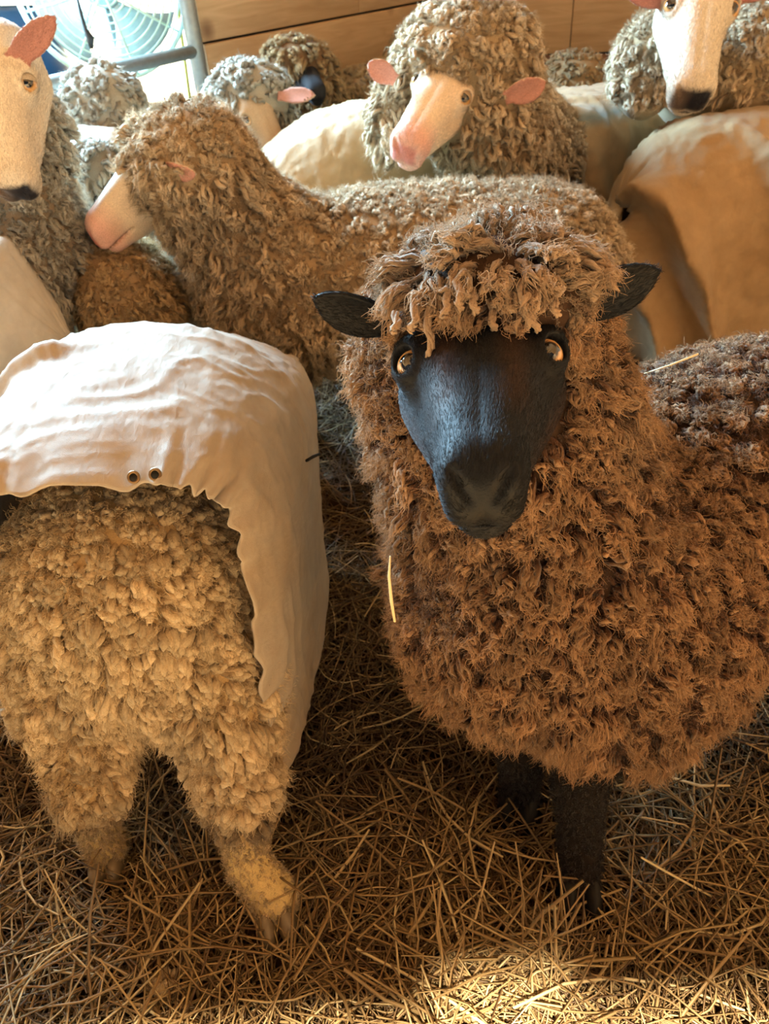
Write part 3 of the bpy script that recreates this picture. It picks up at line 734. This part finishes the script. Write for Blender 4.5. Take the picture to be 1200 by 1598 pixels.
# ------------------------------------------------------------------ jackets
def jacket(root, base, org, hdg, xs, aw, zt, zc, hem, mat='cloth', nu=110, nv=150, seed=1, n_exp=2.4, wr=.006, gather=.006, folds=.010, flare=.0, rear_drop=0, blue_band=None, name='jacket', extra=None, lat=0, drape=0):
    h = math.radians(hdg); X = A(math.cos(h), math.sin(h), 0); Y = A(-math.sin(h), math.cos(h), 0)
    u = np.linspace(xs[0], xs[-1], nu)[:, None]; v = np.linspace(-1, 1, nv)[None]
    a = np.interp(u, xs, aw); t_ = np.interp(u, xs, zt); hz = np.interp(u, xs, hem if np.ndim(hem) else [hem] * len(xs)); lt = np.interp(u, xs, lat if np.ndim(lat) else [lat] * len(xs))
    va = .60; an = np.clip(v / va, -1, 1) * (math.pi / 2)
    ca, sa = np.cos(an), np.sin(an); e = 2 / (np.interp(u, xs, n_exp) if np.ndim(n_exp) else n_exp)
    y = a * np.sign(sa) * np.abs(sa) ** e; z = zc + (t_ - zc) * np.abs(ca) ** e
    s = np.clip((np.abs(v) - va) / (1 - va), 0, 1)
    z = z - s * (zc - hz); y = y + np.sign(v) * s * flare
    P = np.asarray(org) + u[..., None] * X + (y + lt)[..., None] * Y + z[..., None] * A(0, 0, 1) + 0 * v[..., None]
    du = np.gradient(P, axis=0); dv = np.gradient(P, axis=1); Nn = nrm(np.cross(du, dv)); 
    if Nn[nu // 2, nv // 2, 2] < 0: Nn = -Nn
    q = np.stack([u * 1 + 0 * v, (v * 2.0) * .35 + 0 * u, 0 * u + 0 * v + seed], -1)
    n1 = vnoise(q, 5, seed); n2 = 1 - np.abs(vnoise(q + .35 * vec_noise(q, 6, seed + 2), 9, seed + 4)); n3 = 1 - np.abs(vnoise(q * A(.8, 1.0, 1) + .09 * vec_noise(q, 13, seed + 3), 24, seed + 6))
    P = P + Nn * (wr * (n1 * 1.3 + (n2 ** 3) * .7 + (n3 ** 4) * .35))[..., None]
    P = P + Nn * (folds * s * np.sin(u * 26 + 2.5 * vnoise(q, 3, seed + 8)) * (.6 + .4 * n1))[..., None]
    if drape:
        av = np.abs(v + 0 * u); dq = np.stack([u + .30 * av * np.sign(v) + .03 * n1, .10 * av, 0 * u + seed + 0 * v], -1)
        P = P + Nn * (drape * np.clip((av - .08) / .3, 0, 1) * ((1 - np.abs(vnoise(dq, 7.5, seed + 31))) ** 2.2 * 1.6 - .5 + .35 * vnoise(dq, 17, seed + 33)))[..., None]
    # gathered, puckered edge at the rear hem
    k = np.exp(-(u - xs[0]) / .035)
    P = P + Nn * (gather * k * (np.sin(v * 60 + 3 * n1) * .6 + np.sin(v * 113 + 5 * n1) * .4 + .9 * np.sign(n1) * 0))[..., None] - Nn * (gather * 1.2 * k)[..., None]
    P = P + (X * 1.0) * (gather * .7 * np.exp(-(u - xs[0]) / .012) * np.sin(v * 87 + 4 * n1))[..., None]
    if extra is not None: P = extra(P, u + 0 * v, v + 0 * u, Nn)
    at = {}
    if blue_band is not None: at['blue_band'] = blue_band(P).reshape(-1)
    else: at['blue_band'] = np.zeros(nu * nv)
    o = make_mesh(name, P.reshape(-1, 3), grid_quads(nu, nv), MAT[mat], root, base, at)
    m = o.modifiers.new('solidify', 'SOLIDIFY'); m.thickness = .0035; m.offset = 0
    return o, P
def legs4(cx, cy, hdg, hl=.27, hw=.09, z=.34, r=(.055, .034, .024, .026)):
    X = rotz(hdg)[0]; Y = rotz(hdg)[1]; out = []
    for sx in (-1, 1):
        for sy in (-1, 1):
            p = A(cx, cy, 0) + X * hl * sx + Y * hw * sy
            out.append(leg(p + A(0, 0, z), p + A(0, 0, .2) - X * .02 * (sx < 0), p + A(0, 0, .07), p + A(0, 0, .028), r))
    return out
def body(cx, cy, hdg, z=.45, L=.42, a=.19, b=.19): return ('e', A(cx, cy, z), A(L, a, b), rotz(hdg))
def torus_ring(name, c, nrm_, R, r, mat, parent, base):
    U = nrm(np.cross(nrm_, A(.2, .3, .9))); W = np.cross(nrm_, U); a = np.linspace(0, 2 * np.pi, 25)
    V, Q, T = tube_path(c + R * (np.cos(a)[:, None] * U + np.sin(a)[:, None] * W), r, 8, False); return make_mesh(name, V, Q, mat, parent, base)

# ------------------------------------------------------------------ 1. brown sheep, black face (main)
O = atY(747, 560, .60); nosep = atY(751, 772, .392)
ears = [(atY(612, 507, .665), atY(490, 466, .655), A(.15, -.75, -.25), .030),
        (atY(882, 480, .660), atY(1030, 424, .650), A(-.25, -.75, -.15), .034)]
face = nosep - O
hb = Head(O, face, A(-.13, -.5, .8), .98, ears, 'black', h=.0019, narrow=1.2, long=1.05, muz=.90)
bprims = [('e', A(.195, .655, .400), A(.186, .160, .170)), ('e', A(.285, .605, .315), A(.125, .105, .125)),
          ('c', A(.19, .69, .46), A(.122, .745, .69), .160, .136),
          ('e', atY(765, 455, .665), A(.088, .070, .052)),
          ('e', A(.50, .85, .40), A(.42, .20, .20), rotz(22)),
          ('e', A(.33, .70, .36), A(.17, .17, .16))]
fh, ff = atZ(900, 1385, .0), atZ(808, 1258, 0)
blegs = [leg((.25, .56, .30), atZ(905, 1215, .19), atZ(905, 1330, .07), fh + A(0, 0, .03), (.05, .034, .026, .030)),
         leg((.19, .68, .30), atZ(815, 1165, .17), atZ(812, 1215, .07), ff + A(0, 0, .03), (.05, .034, .026, .030)),
         leg((.80, .87, .34), (.82, .86, .2), (.82, .86, .08), (.82, .85, .03), (.06, .034, .026, .03)),
         leg((.74, 1.04, .34), (.76, 1.04, .2), (.76, 1.04, .08), (.76, 1.03, .03), (.06, .034, .026, .03))]
def bl_mul(P, Nn):
    k = np.ones(len(P)); k *= 1 - .35 * np.exp(-(np.linalg.norm(P - O, axis=1) / .13) ** 2)
    return k * (1 + .9 * np.clip((P[:, 2] - O[2] - .035) / .03, 0, 1))
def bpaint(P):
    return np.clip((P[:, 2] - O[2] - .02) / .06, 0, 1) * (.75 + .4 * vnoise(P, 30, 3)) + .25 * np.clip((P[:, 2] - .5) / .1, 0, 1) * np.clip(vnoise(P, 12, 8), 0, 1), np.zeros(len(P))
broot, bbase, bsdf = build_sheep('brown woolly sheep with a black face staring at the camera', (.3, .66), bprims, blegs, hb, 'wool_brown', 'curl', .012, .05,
    leg_col=(.009, .006, .005), skin_col=(.045, .024, .014), seed=3, Lmul=bl_mul, view_cull=-.30, fur=(.0014, .0060, .00022), paint=bpaint, leg_hair=('hair_black', .005, .008), eye_clear=.030)  # skin colour darkened so bare gaps look like shaded crevices
make_hoof(broot, bbase, fh + A(0, 0, .006), (-.15, -1), MAT['hoof'], 1.15); make_hoof(broot, bbase, ff + A(0, 0, .006), (-.3, -1), MAT['hoof'], 1.15)
# forelock: long twisted locks hanging over the forehead
rng = np.random.default_rng(5)
FV, FQ, FC, off = [], [], [], 0
for (x0, y0, x1, y1) in [(766, 470, 769, 520), (812, 462, 826, 515), (822, 462, 838, 520), (668, 480, 671, 568), (650, 470, 640, 520), (700, 455, 690, 495), (735, 452, 742, 490), (785, 455, 800, 485), (860, 460, 868, 492), (715, 440, 716, 485), (620, 490, 612, 520)]:
    p0, p1 = atY(x0, y0, .60), atY(x1, y1, .588)
    t = np.linspace(0, 1, 12)[:, None]
    P = p0 + (p1 - p0) * t + A(0, -.008, 0) * np.sin(t * 3.1) + .0016 * np.stack([np.sin(t[:, 0] * 11 + x0), np.cos(t[:, 0] * 9 + y0), 0 * t[:, 0]], -1)
    for k in range(3):
        a = 6.283 * (k / 3 + t[:, 0] * 1.5); PP = P + .0017 * np.stack([np.cos(a), np.sin(a) * .6, np.sin(a) * .6], -1)
        V, Q, T = tube_path(PP, np.interp(t[:, 0], [0, .6, .9, 1], [.0024, .0022, .0016, .0003]), 6, False)
        FV.append(V); FQ.append(Q + off); off += len(V); c = np.zeros((len(V), 4)); c[:, 0] = np.repeat(.5 + .5 * t[:, 0], 6); c[:, 1] = .6 + .3 * rng.random(); c[:, 2] = .6; c[:, 3] = 1; FC.append(c)
o = make_mesh('forelock', np.vstack(FV), np.vstack(FQ), MAT['wool_brown'], broot, bbase, {'lock': np.vstack(FC)}); o['kind'] = 'stuff'; o['label'] = 'twisted locks of wool hanging over the forehead'

# ------------------------------------------------------------------ 2. foreground sheep seen from behind, in a canvas jacket
hr, hl = atZ(432, 1425, 0), atZ(172, 1345, 0)
rl = [([A(-.23, .62, .26), atZ(372, 1215, .20), atZ(385, 1345, .075), hr + A(0, .01, .03)], [.04, .029, .027, .034]),
      ([A(-.42, .64, .26), atZ(135, 1215, .19), atZ(150, 1290, .075), hl + A(0, .01, .03)], [.04, .028, .026, .032]),
      leg((-.25, 1.2, .3), (-.24, 1.2, .2), (-.24, 1.2, .08), (-.24, 1.2, .03)), leg((-.43, 1.2, .3), (-.44, 1.2, .2), (-.44, 1.2, .08), (-.44, 1.2, .03))]
rprims = [('e', A(-.342, .770, .370), A(.186, .185, .195)), ('e', A(-.325, .93, .395), A(.19, .26, .205)),
          ('e', A(-.435, .68, .285), A(.09, .09, .10)), ('e', A(-.245, .665, .285), A(.085, .09, .10)), ('c', A(-.33, 1.12, .36), A(-.35, 1.22, .24), .12, .10)]
for lg in rl[:2]:
    p, r_ = lg; rprims += [('c', p[0], p[1], .050, .035), ('c', p[1], p[1] + .5 * (p[2] - p[1]), .035, .029)]
def rkeep(P, Nn): return ~((P[:, 1] > .76) & (P[:, 2] > .20))
def rpaint(P):
    d = np.clip((.205 - P[:, 2]) / .03, 0, 1) * np.clip((P[:, 2] - .07) / .03, 0, 1) * np.clip(.35 + 1.1 * vnoise(P, 35, 4), 0, 1)
    return .35 * np.clip(vnoise(P, 9, 6) + .3, 0, 1), d * .85
rroot, rbase, rsdf = build_sheep('cream sheep seen from behind, white canvas jacket over its back, rump bare', (-.30, .80), rprims, rl, None, 'wool_rump', 'rump', .012, .05,
    leg_col=(.56, .42, .19), skin_col=(.40, .28, .14), seed=8, fleece_keep=rkeep, paint=rpaint, Lmul=lambda P, Nn: np.where(P[:, 2] < .17, .6, 1.0), leg_hair=('wool_rump', .0042, .008))
make_hoof(rroot, rbase, hr + A(0, -.005, 0), (.25, -1), MAT['hoof_pale'], 1.05); make_hoof(rroot, rbase, hl + A(0, -.005, 0), (.2, -1), MAT['hoof_pale'], .95)
j, JP = jacket(rroot, rbase, A(-.33, .665, 0), 90, [0, .04, .1, .2, .3, .45, .60], [.168, .190, .207, .222, .225, .22, .19], [.618, .630, .646, .664, .668, .590, .47], [.45, .44, .43, .42, .42, .40, .38][0],
    [.13, .13, .14, .15, .16, .17, .18], seed=4, n_exp=[4.2, 3.8, 3.2, 2.6, 2.4, 2.2, 2.2], nu=170, nv=230, wr=.0042, gather=.007, folds=.006, flare=-.012,
    extra=lambda P, u, v, Nn: Nn * (.020 * np.exp(-((u - .235 - .05 * v) / .016) ** 2) * np.clip((v - .02) / .12, 0, 1) * np.clip((.75 - v) / .2, 0, 1))[..., None] + np.where((v > 0)[..., None], P * A(1, 1, 0) + A(0, 0, 1) * np.where(P[..., 2:] < .45, .45 + (P[..., 2:] - .45) * (1 - .8 * np.clip(u / .06, 0, 1))[..., None], P[..., 2:]), P) + A(1, 0, 0) * (.065 * np.clip(v, 0, 1) * (1 - np.exp(-u / .1)))[..., None] + A(-1, 0, 0) * (.035 * np.clip(v, 0, 1) * 3.2 * np.exp(-u / .07))[..., None] + A(0, -1, 0) * (.075 * np.clip((np.abs(v) - .42) / .35, 0, 1) * np.exp(-u / .25))[..., None])
for px, py in ((212, 744), (243, 739)):
    c = JP.reshape(-1, 3); tgt = ray(px, py); d = np.linalg.norm(np.cross(c - CAM, tgt / np.linalg.norm(tgt)), axis=1) + .2 * np.abs(c[:, 1] - .67)
    i = np.argmin(d); torus_ring('grommet', c[i] + A(0, -.004, .004), nrm(A(0, -.8, .55)), .0058, .0017, MAT['brass'], j, rbase); V, Q, T = tube_path([c[i] + A(0, -.002, .002), c[i] + A(0, -.0046, .0044)], [.0052, .0052], 16); make_mesh('grommet_hole', V, Q, MAT['hoof'], j, rbase, tris=T)

# a twig caught in the cloth
V, Q, T = tube_path([atY(478, 719, .845), atY(488, 713, .84), atY(500, 708, .84)], [.0022, .0026, .0018], 6); make_mesh('twig', V, Q, MAT['hoof'], j, rbase, tris=T)

# ------------------------------------------------------------------ 3. white sheep in profile behind them
hm = Head(atY(222, 262, 1.53), atY(140, 340, 1.47) - atY(222, 262, 1.53), A(-.3, -.1, .9), .95,
    [(atY(258, 262, 1.44), atY(306, 272, 1.40), A(-.2, -.9, -.3), .026)], 'cream', h=.0035)
mprims = [('e', A(.09, 1.62, .455), A(.46, .195, .19)), ('e', A(.37, 1.62, .445), A(.18, .18, .185)), ('e', A(-.20, 1.60, .46), A(.17, .175, .185)),
          ('c', A(-.24, 1.60, .54), A(-.315, 1.555, .70), .145, .115), ('e', A(-.325, 1.535, .745), A(.110, .11, .095))]
build_sheep('white sheep in profile with a pink muzzle, fleece bare, behind the brown one', (.05, 1.6), mprims, legs4(.08, 1.6, 180), hm, 'wool_white', 'fluff', .015, .06, seed=12, skin_col=(.35, .25, .15), leg_col=(.10, .075, .05))

# ------------------------------------------------------------------ 4. woolly-headed sheep in the middle, pink nose
Oc = atY(690, 138, 1.90); nc = atY(643, 205, 1.78)
hc = Head(Oc, nc - Oc, A(.05, -.5, .8), 1.12, [(atY(612, 122, 1.90), atY(574, 98, 1.88), A(.2, -.9, -.2), .034), (atY(795, 150, 1.86), atY(852, 128, 1.83), A(-.1, -.9, -.2), .038)], 'pink', h=.0035)
cprims = [('e', atY(728, 95, 2.0), A(.165, .13, .125)), ('e', atY(762, 190, 1.99), A(.125, .125, .12)), ('c', A(.30, 2.02, .70), A(.54, 2.31, .52), .13, .13), body(.74, 2.47, 28, .44, .30, .18, .19)]
cprims.append(('e', atY(612, 185, 1.99), A(.045, .06, .10)))
croot, cbase, _ = build_sheep('white sheep with a round woolly head and pink nose, eyes half shut', (.72, 2.42), cprims, legs4(.72, 2.46, 28, .2), hc, 'wool_white', 'bubble', .015, .05, seed=21,
    fleece_keep=lambda P, Nn: (P[:, 0] < .64), lid=(.40, .30, .21), skin_col=(.35, .26, .16), fur=(.0034, .006, .0004))
jacket(croot, cbase, A(1.00, 2.62, 0), 208, [0, .08, .2, .45, .60, .655], [.10, .15, .18, .19, .19, .18], [.60, .63, .655, .665, .665, .655], .45, .2, 'cloth_tan', seed=9, wr=.008, folds=.006, drape=.040, nu=90, nv=110,
    blue_band=lambda P: np.clip(1 - np.abs(P[..., 2] - .63) / .025, 0, 1) * np.clip((P[..., 0] - .52) / .03, 0, 1) * np.clip((.82 - P[..., 0]) / .03, 0, 1) * (P[..., 1] < 2.45) * .8)  # bluish band just below the top of the jacket

# ------------------------------------------------------------------ 5. tan-jacketed sheep at the right edge
qroot, qbase, _ = build_sheep('sheep at the right edge hidden under a tan canvas jacket', (1.12, 1.98), [body(1.13, 1.965, 0, .44, .42, .165, .19), ('e', A(1.62, 1.98, .62), A(.14, .12, .13))], legs4(1.13, 1.99, 0), None, 'wool_white', 'bubble', .018, seed=30,
    fleece_keep=lambda P, Nn: P[:, 0] > 1.45)
jacket(qroot, qbase, A(.66, 1.965, 0), 0, [0, .02, .06, .15, .3, .5, .8], [.03, .09, .14, .18, .19, .19, .19], [.50, .56, .62, .655, .67, .68, .67], .42, .08, 'cloth_tan', seed=14, wr=.008, folds=.006, drape=.052, nu=100, nv=120)

# ------------------------------------------------------------------ 6. white-faced sheep above the tan jackets
Or = atY(1094, 8, 1.92); nr = atY(1086, 152, 1.74)
hw = Head(Or, nr - Or, A(0, -.5, .8), 1.26, [(atY(1030, 2, 1.95), atY(975, -22, 1.95), A(.2, -.9, -.2), .034), (atY(1160, -6, 1.95), atY(1215, -35, 1.95), A(-.2, -.9, -.2), .034)], 'white', h=.004, narrow=.98)
build_sheep('white-faced sheep with a dark nose looking over the tan jackets', (1.45, 2.7), [('e', atY(1010, 105, 2.12), A(.085, .09, .12)), ('e', atY(1165, 110, 2.12), A(.10, .09, .14)), ('c', atY(1095, 120, 2.22), A(1.36, 2.45, .5), .13, .16), body(1.55, 2.68, 40, .45, .36)], legs4(1.55, 2.68, 40), hw, 'wool_white', 'bubble', .016, .05, seed=33, skin_col=(.35, .26, .16), fleece_keep=lambda P, Nn: P[:, 2] > .69, fur=(.0034, .008, .0004))

# ------------------------------------------------------------------ 7. white-faced sheep at the left edge with its jacket
Ol = atY(-6, 128, 1.42); nl = atY(10, 272, 1.33)
hlf = Head(Ol, nl - Ol, A(0, -.5, .8), 1.02, [(atY(22, 92, 1.42), atY(86, 26, 1.40), A(.05, -.9, -.3), .030), (atY(-40, 90, 1.42), atY(-95, 60, 1.42), A(0, -.9, -.3), .03)], 'white', h=.0035)
lroot, lbase, _ = build_sheep('white-faced sheep with an upright ear at the left edge', (-.9, 1.42), [('c', atY(30, 190, 1.55), atY(50, 370, 1.52), .075, .085), ('c', atY(60, 370, 1.5), A(-.80, 1.40, .46), .09, .15), body(-1.0, 1.37, 0, .43, .40, .18, .18)], legs4(-1.0, 1.38, 0), hlf, 'wool_grey', 'fluff', .015, .05, seed=41,
    fleece_keep=lambda P, Nn: P[:, 0] > -.74, lid=(.42, .36, .29), skin_col=(.25, .19, .13), fur=(.0030, .007, .00035))
jacket(lroot, lbase, A(-1.35, 1.33, 0), 0, [0, .1, .3, .55, .70, .77], [.15, .19, .205, .205, .165, .012], [.62, .66, .69, .70, .67, .49], .47, .2, 'cloth_white', seed=19, wr=.006, folds=.012, nu=80, nv=100)

# ------------------------------------------------------------------ 8-15. sheep further back
build_sheep('small tan sheep lying below the profile sheep\'s muzzle, woolly back showing', (-.47, 1.66), [('e', atY(200, 462, 1.52), A(.105, .12, .115)), ('e', A(-.48, 1.70, .27), A(.13, .17, .25))], (), None, 'wool_tan', 'fluff', .015, seed=51, skin_col=(.3, .2, .11))  # lower body carried down to the floor to block doorway light
h9 = Head(atY(148, 318, 2.02), A(-.15, -.75, -.75), A(0, -.5, .8), .95, [], 'dark', h=.005)
build_sheep('grey-woolled sheep with a dark muzzle behind the profile sheep', (-.70, 2.22), [('e', atY(150, 275, 2.08), A(.085, .09, .085)), ('c', atY(140, 320, 2.15), A(-.61, 2.16, .42), .09, .10)], legs4(-.61, 2.16, 90, .05, .05, .4), h9, 'wool_grey', 'far', .016, seed=55, parts=False, skin_col=(.2, .17, .13))
r8, b8, _ = build_sheep('sheep in a pale jacket, its curly head against the bright doorway', (-.74, 2.28), [('e', atY(160, 158, 2.36), A(.10, .085, .09)), ('c', atY(165, 190, 2.36), A(-.76, 2.28, .45), .095, .12)], legs4(-.76, 2.28, 0, .10, .06), None, 'wool_grey', 'far', .016, seed=61, skin_col=(.34, .30, .24), fleece_keep=lambda P, Nn: P[:, 2] > .55)
jacket(r8, b8, A(-.90, 2.20, 0), 0, [0, .08, .16, .25, .32], [.08, .11, .12, .11, .08], [.62, .68, .70, .69, .62], .5, .2, 'cloth_white', seed=63, nu=50, nv=60, gather=.002)
h11 = Head(atY(405, 178, 2.36), A(.45, -.45, -.85), A(.3, -.4, .8), 1.0, [(atY(440, 150, 2.36), atY(492, 148, 2.32), A(-.1, -.8, .3), .030)], 'tan', h=.0045)
r11, b11, _ = build_sheep('curly-headed sheep with head bowed and a pale ear, near the plank wall', (-.38, 2.6), [('e', atY(390, 155, 2.44), A(.12, .10, .095)), ('e', atY(370, 195, 2.44), A(.10, .09, .09)), ('c', atY(385, 195, 2.5), A(-.40, 2.6, .45), .11, .16), body(-.45, 2.72, 110, .43, .2, .16, .17)], legs4(-.45, 2.7, 110, .13, .08), h11, 'wool_grey', 'far', .016, seed=67, skin_col=(.34, .30, .24))
jacket(r11, b11, A(-.49, 2.92, 0), -65, [0, .1, .2, .3, .36], [.14, .18, .19, .18, .16], [.62, .66, .68, .68, .66], .45, .2, 'cloth', seed=68, nu=50, nv=60, gather=.002)
h12 = Head(atY(476, 108, 2.97), A(.30, -.95, -.25), A(0, -.3, .9), .85, [], 'dark', h=.006)
build_sheep('small brown sheep with a dark face against the plank wall', (-.15, 3.1), [('e', atY(455, 88, 3.0), A(.10, .09, .06)), ('e', atY(500, 125, 3.02), A(.06, .07, .09)), ('c', atY(470, 120, 3.08), A(-.12, 3.12, .45), .09, .15)], legs4(-.12, 3.1, 60, .12, .07), h12, 'wool_tan', 'far', .018, seed=71, parts=False, skin_col=(.18, .1, .05))
r13, b13, _ = build_sheep('jacketed sheep standing sideways behind the profile sheep, head out of sight', (.05, 2.28), [body(-.02, 2.24, 10, .45, .26, .15, .17)], legs4(-.02, 2.24, 10, .16), None, 'wool_white', 'fluff', .02, seed=75, fleece_keep=lambda P, Nn: P[:, 2] < .3)
jacket(r13, b13, A(-.34, 2.17, 0), 10, [0, .03, .08, .22, .34, .45, .58], [.03, .10, .14, .165, .18, .18, .17], [.50, .56, .61, .685, .71, .71, .70], .45, .2, 'cloth_tan', seed=76, wr=.007, folds=.006, drape=.020, nu=90, nv=100)
build_sheep('sheep lying by the plank wall, only its tan back showing', (.26, 3.28), [('e', atY(578, 150, 3.25), A(.17, .14, .10)), ('e', A(.27, 3.30, .40), A(.20, .16, .40))], (), None, 'wool_tan', 'far', .02, seed=81, fleece_keep=lambda P, Nn: P[:, 2] > .4, skin_col=(.3, .2, .11))
r14, b14, _ = build_sheep('far sheep in the corner behind the woolly-headed one, fleece half covered', (.72, 3.2), [('e', atY(895, 125, 3.1), A(.12, .12, .09)), ('e', atY(915, 165, 3.1), A(.14, .12, .10)), body(.72, 3.25, 100, .40, .25, .17, .18)], legs4(.72, 3.2, 100, .15), None, 'wool_tan', 'far', .018, seed=85, skin_col=(.3, .2, .11))
jacket(r14, b14, atY(868, 145, 2.95) * A(1, 1, 0), 90, [-.06, 0, .06, .12, .2], [.05, .075, .085, .085, .08], [.50, .575, .60, .61, .60], .48, .3, 'cloth_tan', seed=88, nu=40, nv=50, gather=.002)
# ------------------------------------------------------------------ straw bedding
m, nt, b = new_mat('straw'); at = N_(nt, 'ShaderNodeAttribute', attribute_name='tone'); sp_ = N_(nt, 'ShaderNodeSeparateColor'); lk(nt, at.outputs['Color'], sp_.inputs['Color'])
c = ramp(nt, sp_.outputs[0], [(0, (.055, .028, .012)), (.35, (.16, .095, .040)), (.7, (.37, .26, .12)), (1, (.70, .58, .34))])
lk(nt, c, b.inputs['Base Color']); b.inputs['Roughness'].default_value = .45; b.inputs['Specular IOR Level'].default_value = .4; MAT['straw'] = m
def straw(n, xr, yr, seed, zmax=.03, Ls=(.05, .17), R=(.0006, .0019), S=5, K=3, up=.16, tone=(0, 1)):
    rng = np.random.default_rng(seed)
    P = np.stack([rng.uniform(*xr, n), rng.uniform(*yr, n), rng.random(n) ** 1.2 * zmax + .002], -1)
    P[:, 2] += .012 * (vnoise(P * A(1, 1, 0), 7, 2) + 1) * rng.random(n)
    for hp in (fh, ff, hr, hl):                                # trodden clear around the hooves
        P = P[np.linalg.norm((P - hp - A(0, -.02, 0))[:, :2], axis=1) > .05]
    n = len(P)
    L = rng.uniform(*Ls, n) * (.5 + rng.random(n)); a = rng.random(n) * 6.283
    D = np.stack([np.cos(a), np.sin(a), rng.normal(size=n) * up], -1)
    t = np.linspace(-.5, .5, S); bend = rng.normal(size=n) * .28; side = np.stack([-np.sin(a), np.cos(a), rng.normal(size=n) * .3], -1)
    path = P[:, None] + (D * L[:, None])[:, None] * t[None, :, None] + (side * (L * bend)[:, None])[:, None] * (t ** 2 * 2)[None, :, None]
    path[..., 2] = np.maximum(path[..., 2], .002)
    T = nrm(np.gradient(path, axis=1)); U = nrm(np.cross(T, A(.1, .05, 1.))); W = np.cross(T, U)
    r = rng.uniform(R[0], R[1], n) * (.7 + .6 * rng.random(n)); an = np.linspace(0, 6.283185, K, endpoint=False)
    V = path[:, :, None] + (r[:, None, None] * np.array([.85] + [1] * (S - 2) + [.7])[None, :, None] * np.ones(K))[..., None] * (np.cos(an)[:, None] * U[:, :, None] + .6 * np.sin(an)[:, None] * W[:, :, None])
    Q = (grid_quads(S, K, True)[None] + (np.arange(n) * S * K)[:, None, None]).reshape(-1, 4)
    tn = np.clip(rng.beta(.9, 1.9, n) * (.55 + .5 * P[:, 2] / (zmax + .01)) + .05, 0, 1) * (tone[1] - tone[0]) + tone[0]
    c = np.zeros((n, S, K, 4)); c[..., 0] = tn[:, None, None]; c[..., 3] = 1
    return V.reshape(-1, 3), Q, c.reshape(-1, 4)
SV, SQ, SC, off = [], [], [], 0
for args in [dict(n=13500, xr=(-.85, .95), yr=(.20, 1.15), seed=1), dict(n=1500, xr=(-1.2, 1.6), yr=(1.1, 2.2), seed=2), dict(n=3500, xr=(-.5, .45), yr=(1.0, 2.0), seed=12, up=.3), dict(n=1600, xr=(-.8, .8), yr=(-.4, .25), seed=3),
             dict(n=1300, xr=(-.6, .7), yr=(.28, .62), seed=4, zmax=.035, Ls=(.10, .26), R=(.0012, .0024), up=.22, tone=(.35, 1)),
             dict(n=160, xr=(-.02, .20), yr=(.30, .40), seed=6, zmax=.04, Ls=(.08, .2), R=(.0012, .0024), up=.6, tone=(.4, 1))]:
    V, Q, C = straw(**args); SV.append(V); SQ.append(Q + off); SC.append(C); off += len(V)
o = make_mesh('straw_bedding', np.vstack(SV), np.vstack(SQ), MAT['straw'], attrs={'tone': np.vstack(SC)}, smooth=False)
tag(o, 'loose straw and hay bedding strewn over the barn floor', 'straw', kind='stuff')
def one_straw(name, pts, r, label, tone=.8):
    V, Q, T = tube_path(np.array(pts), r, 6); o = make_mesh(name, V, Q, MAT['straw'], tris=T, attrs={'tone': np.tile([tone, 0, 0, 1], (len(V), 1))}); tag(o, label, 'straw stalk'); return o
one_straw('straw_stalk', [atY(609, 868, .535), atY(607, 900, .533), atY(611, 940, .53), atY(616, 970, .525)], [.0008, .0015, .0019, .0014], 'yellow straw stalk caught in the brown sheep\'s chest wool', .95)
one_straw('straw_stalk', [atY(1005, 583, .78), atY(1045, 570, .775), atY(1090, 552, .765)], [.0006, .0011, .0013], 'pale straw lying on the brown sheep\'s back', .95)
one_straw('straw_stalk', [atZ(1076, 1302, .035), atZ(1085, 1342, .03)], [.0035, .003], 'short broad orange straw on the floor right of the black leg', .75)
one_straw('straw_stalk', [atZ(852, 1418, .03), atZ(892, 1417, .03)], [.0022, .0022], 'short pale straw just in front of the black hoof', 1.0)
# tuft of shed wool on the straw
tp = atZ(255, 1532, .025); rng = np.random.default_rng(77); nn = 260
d = nrm(rng.normal(size=(nn, 3))); Pt = tp + d * A(.018, .013, .010)
V, Q, C = grow(Pt, d, dict(STY['fluff'], L=.010, R=.0032, clump=.01, sp=.004, curl=.002), rng, 5)
o = make_mesh('wool_tuft', V, Q, MAT['wool_rump'], attrs={'lock': C}); tag(o, 'small pale tuft of shed wool on the straw', 'wool tuft')
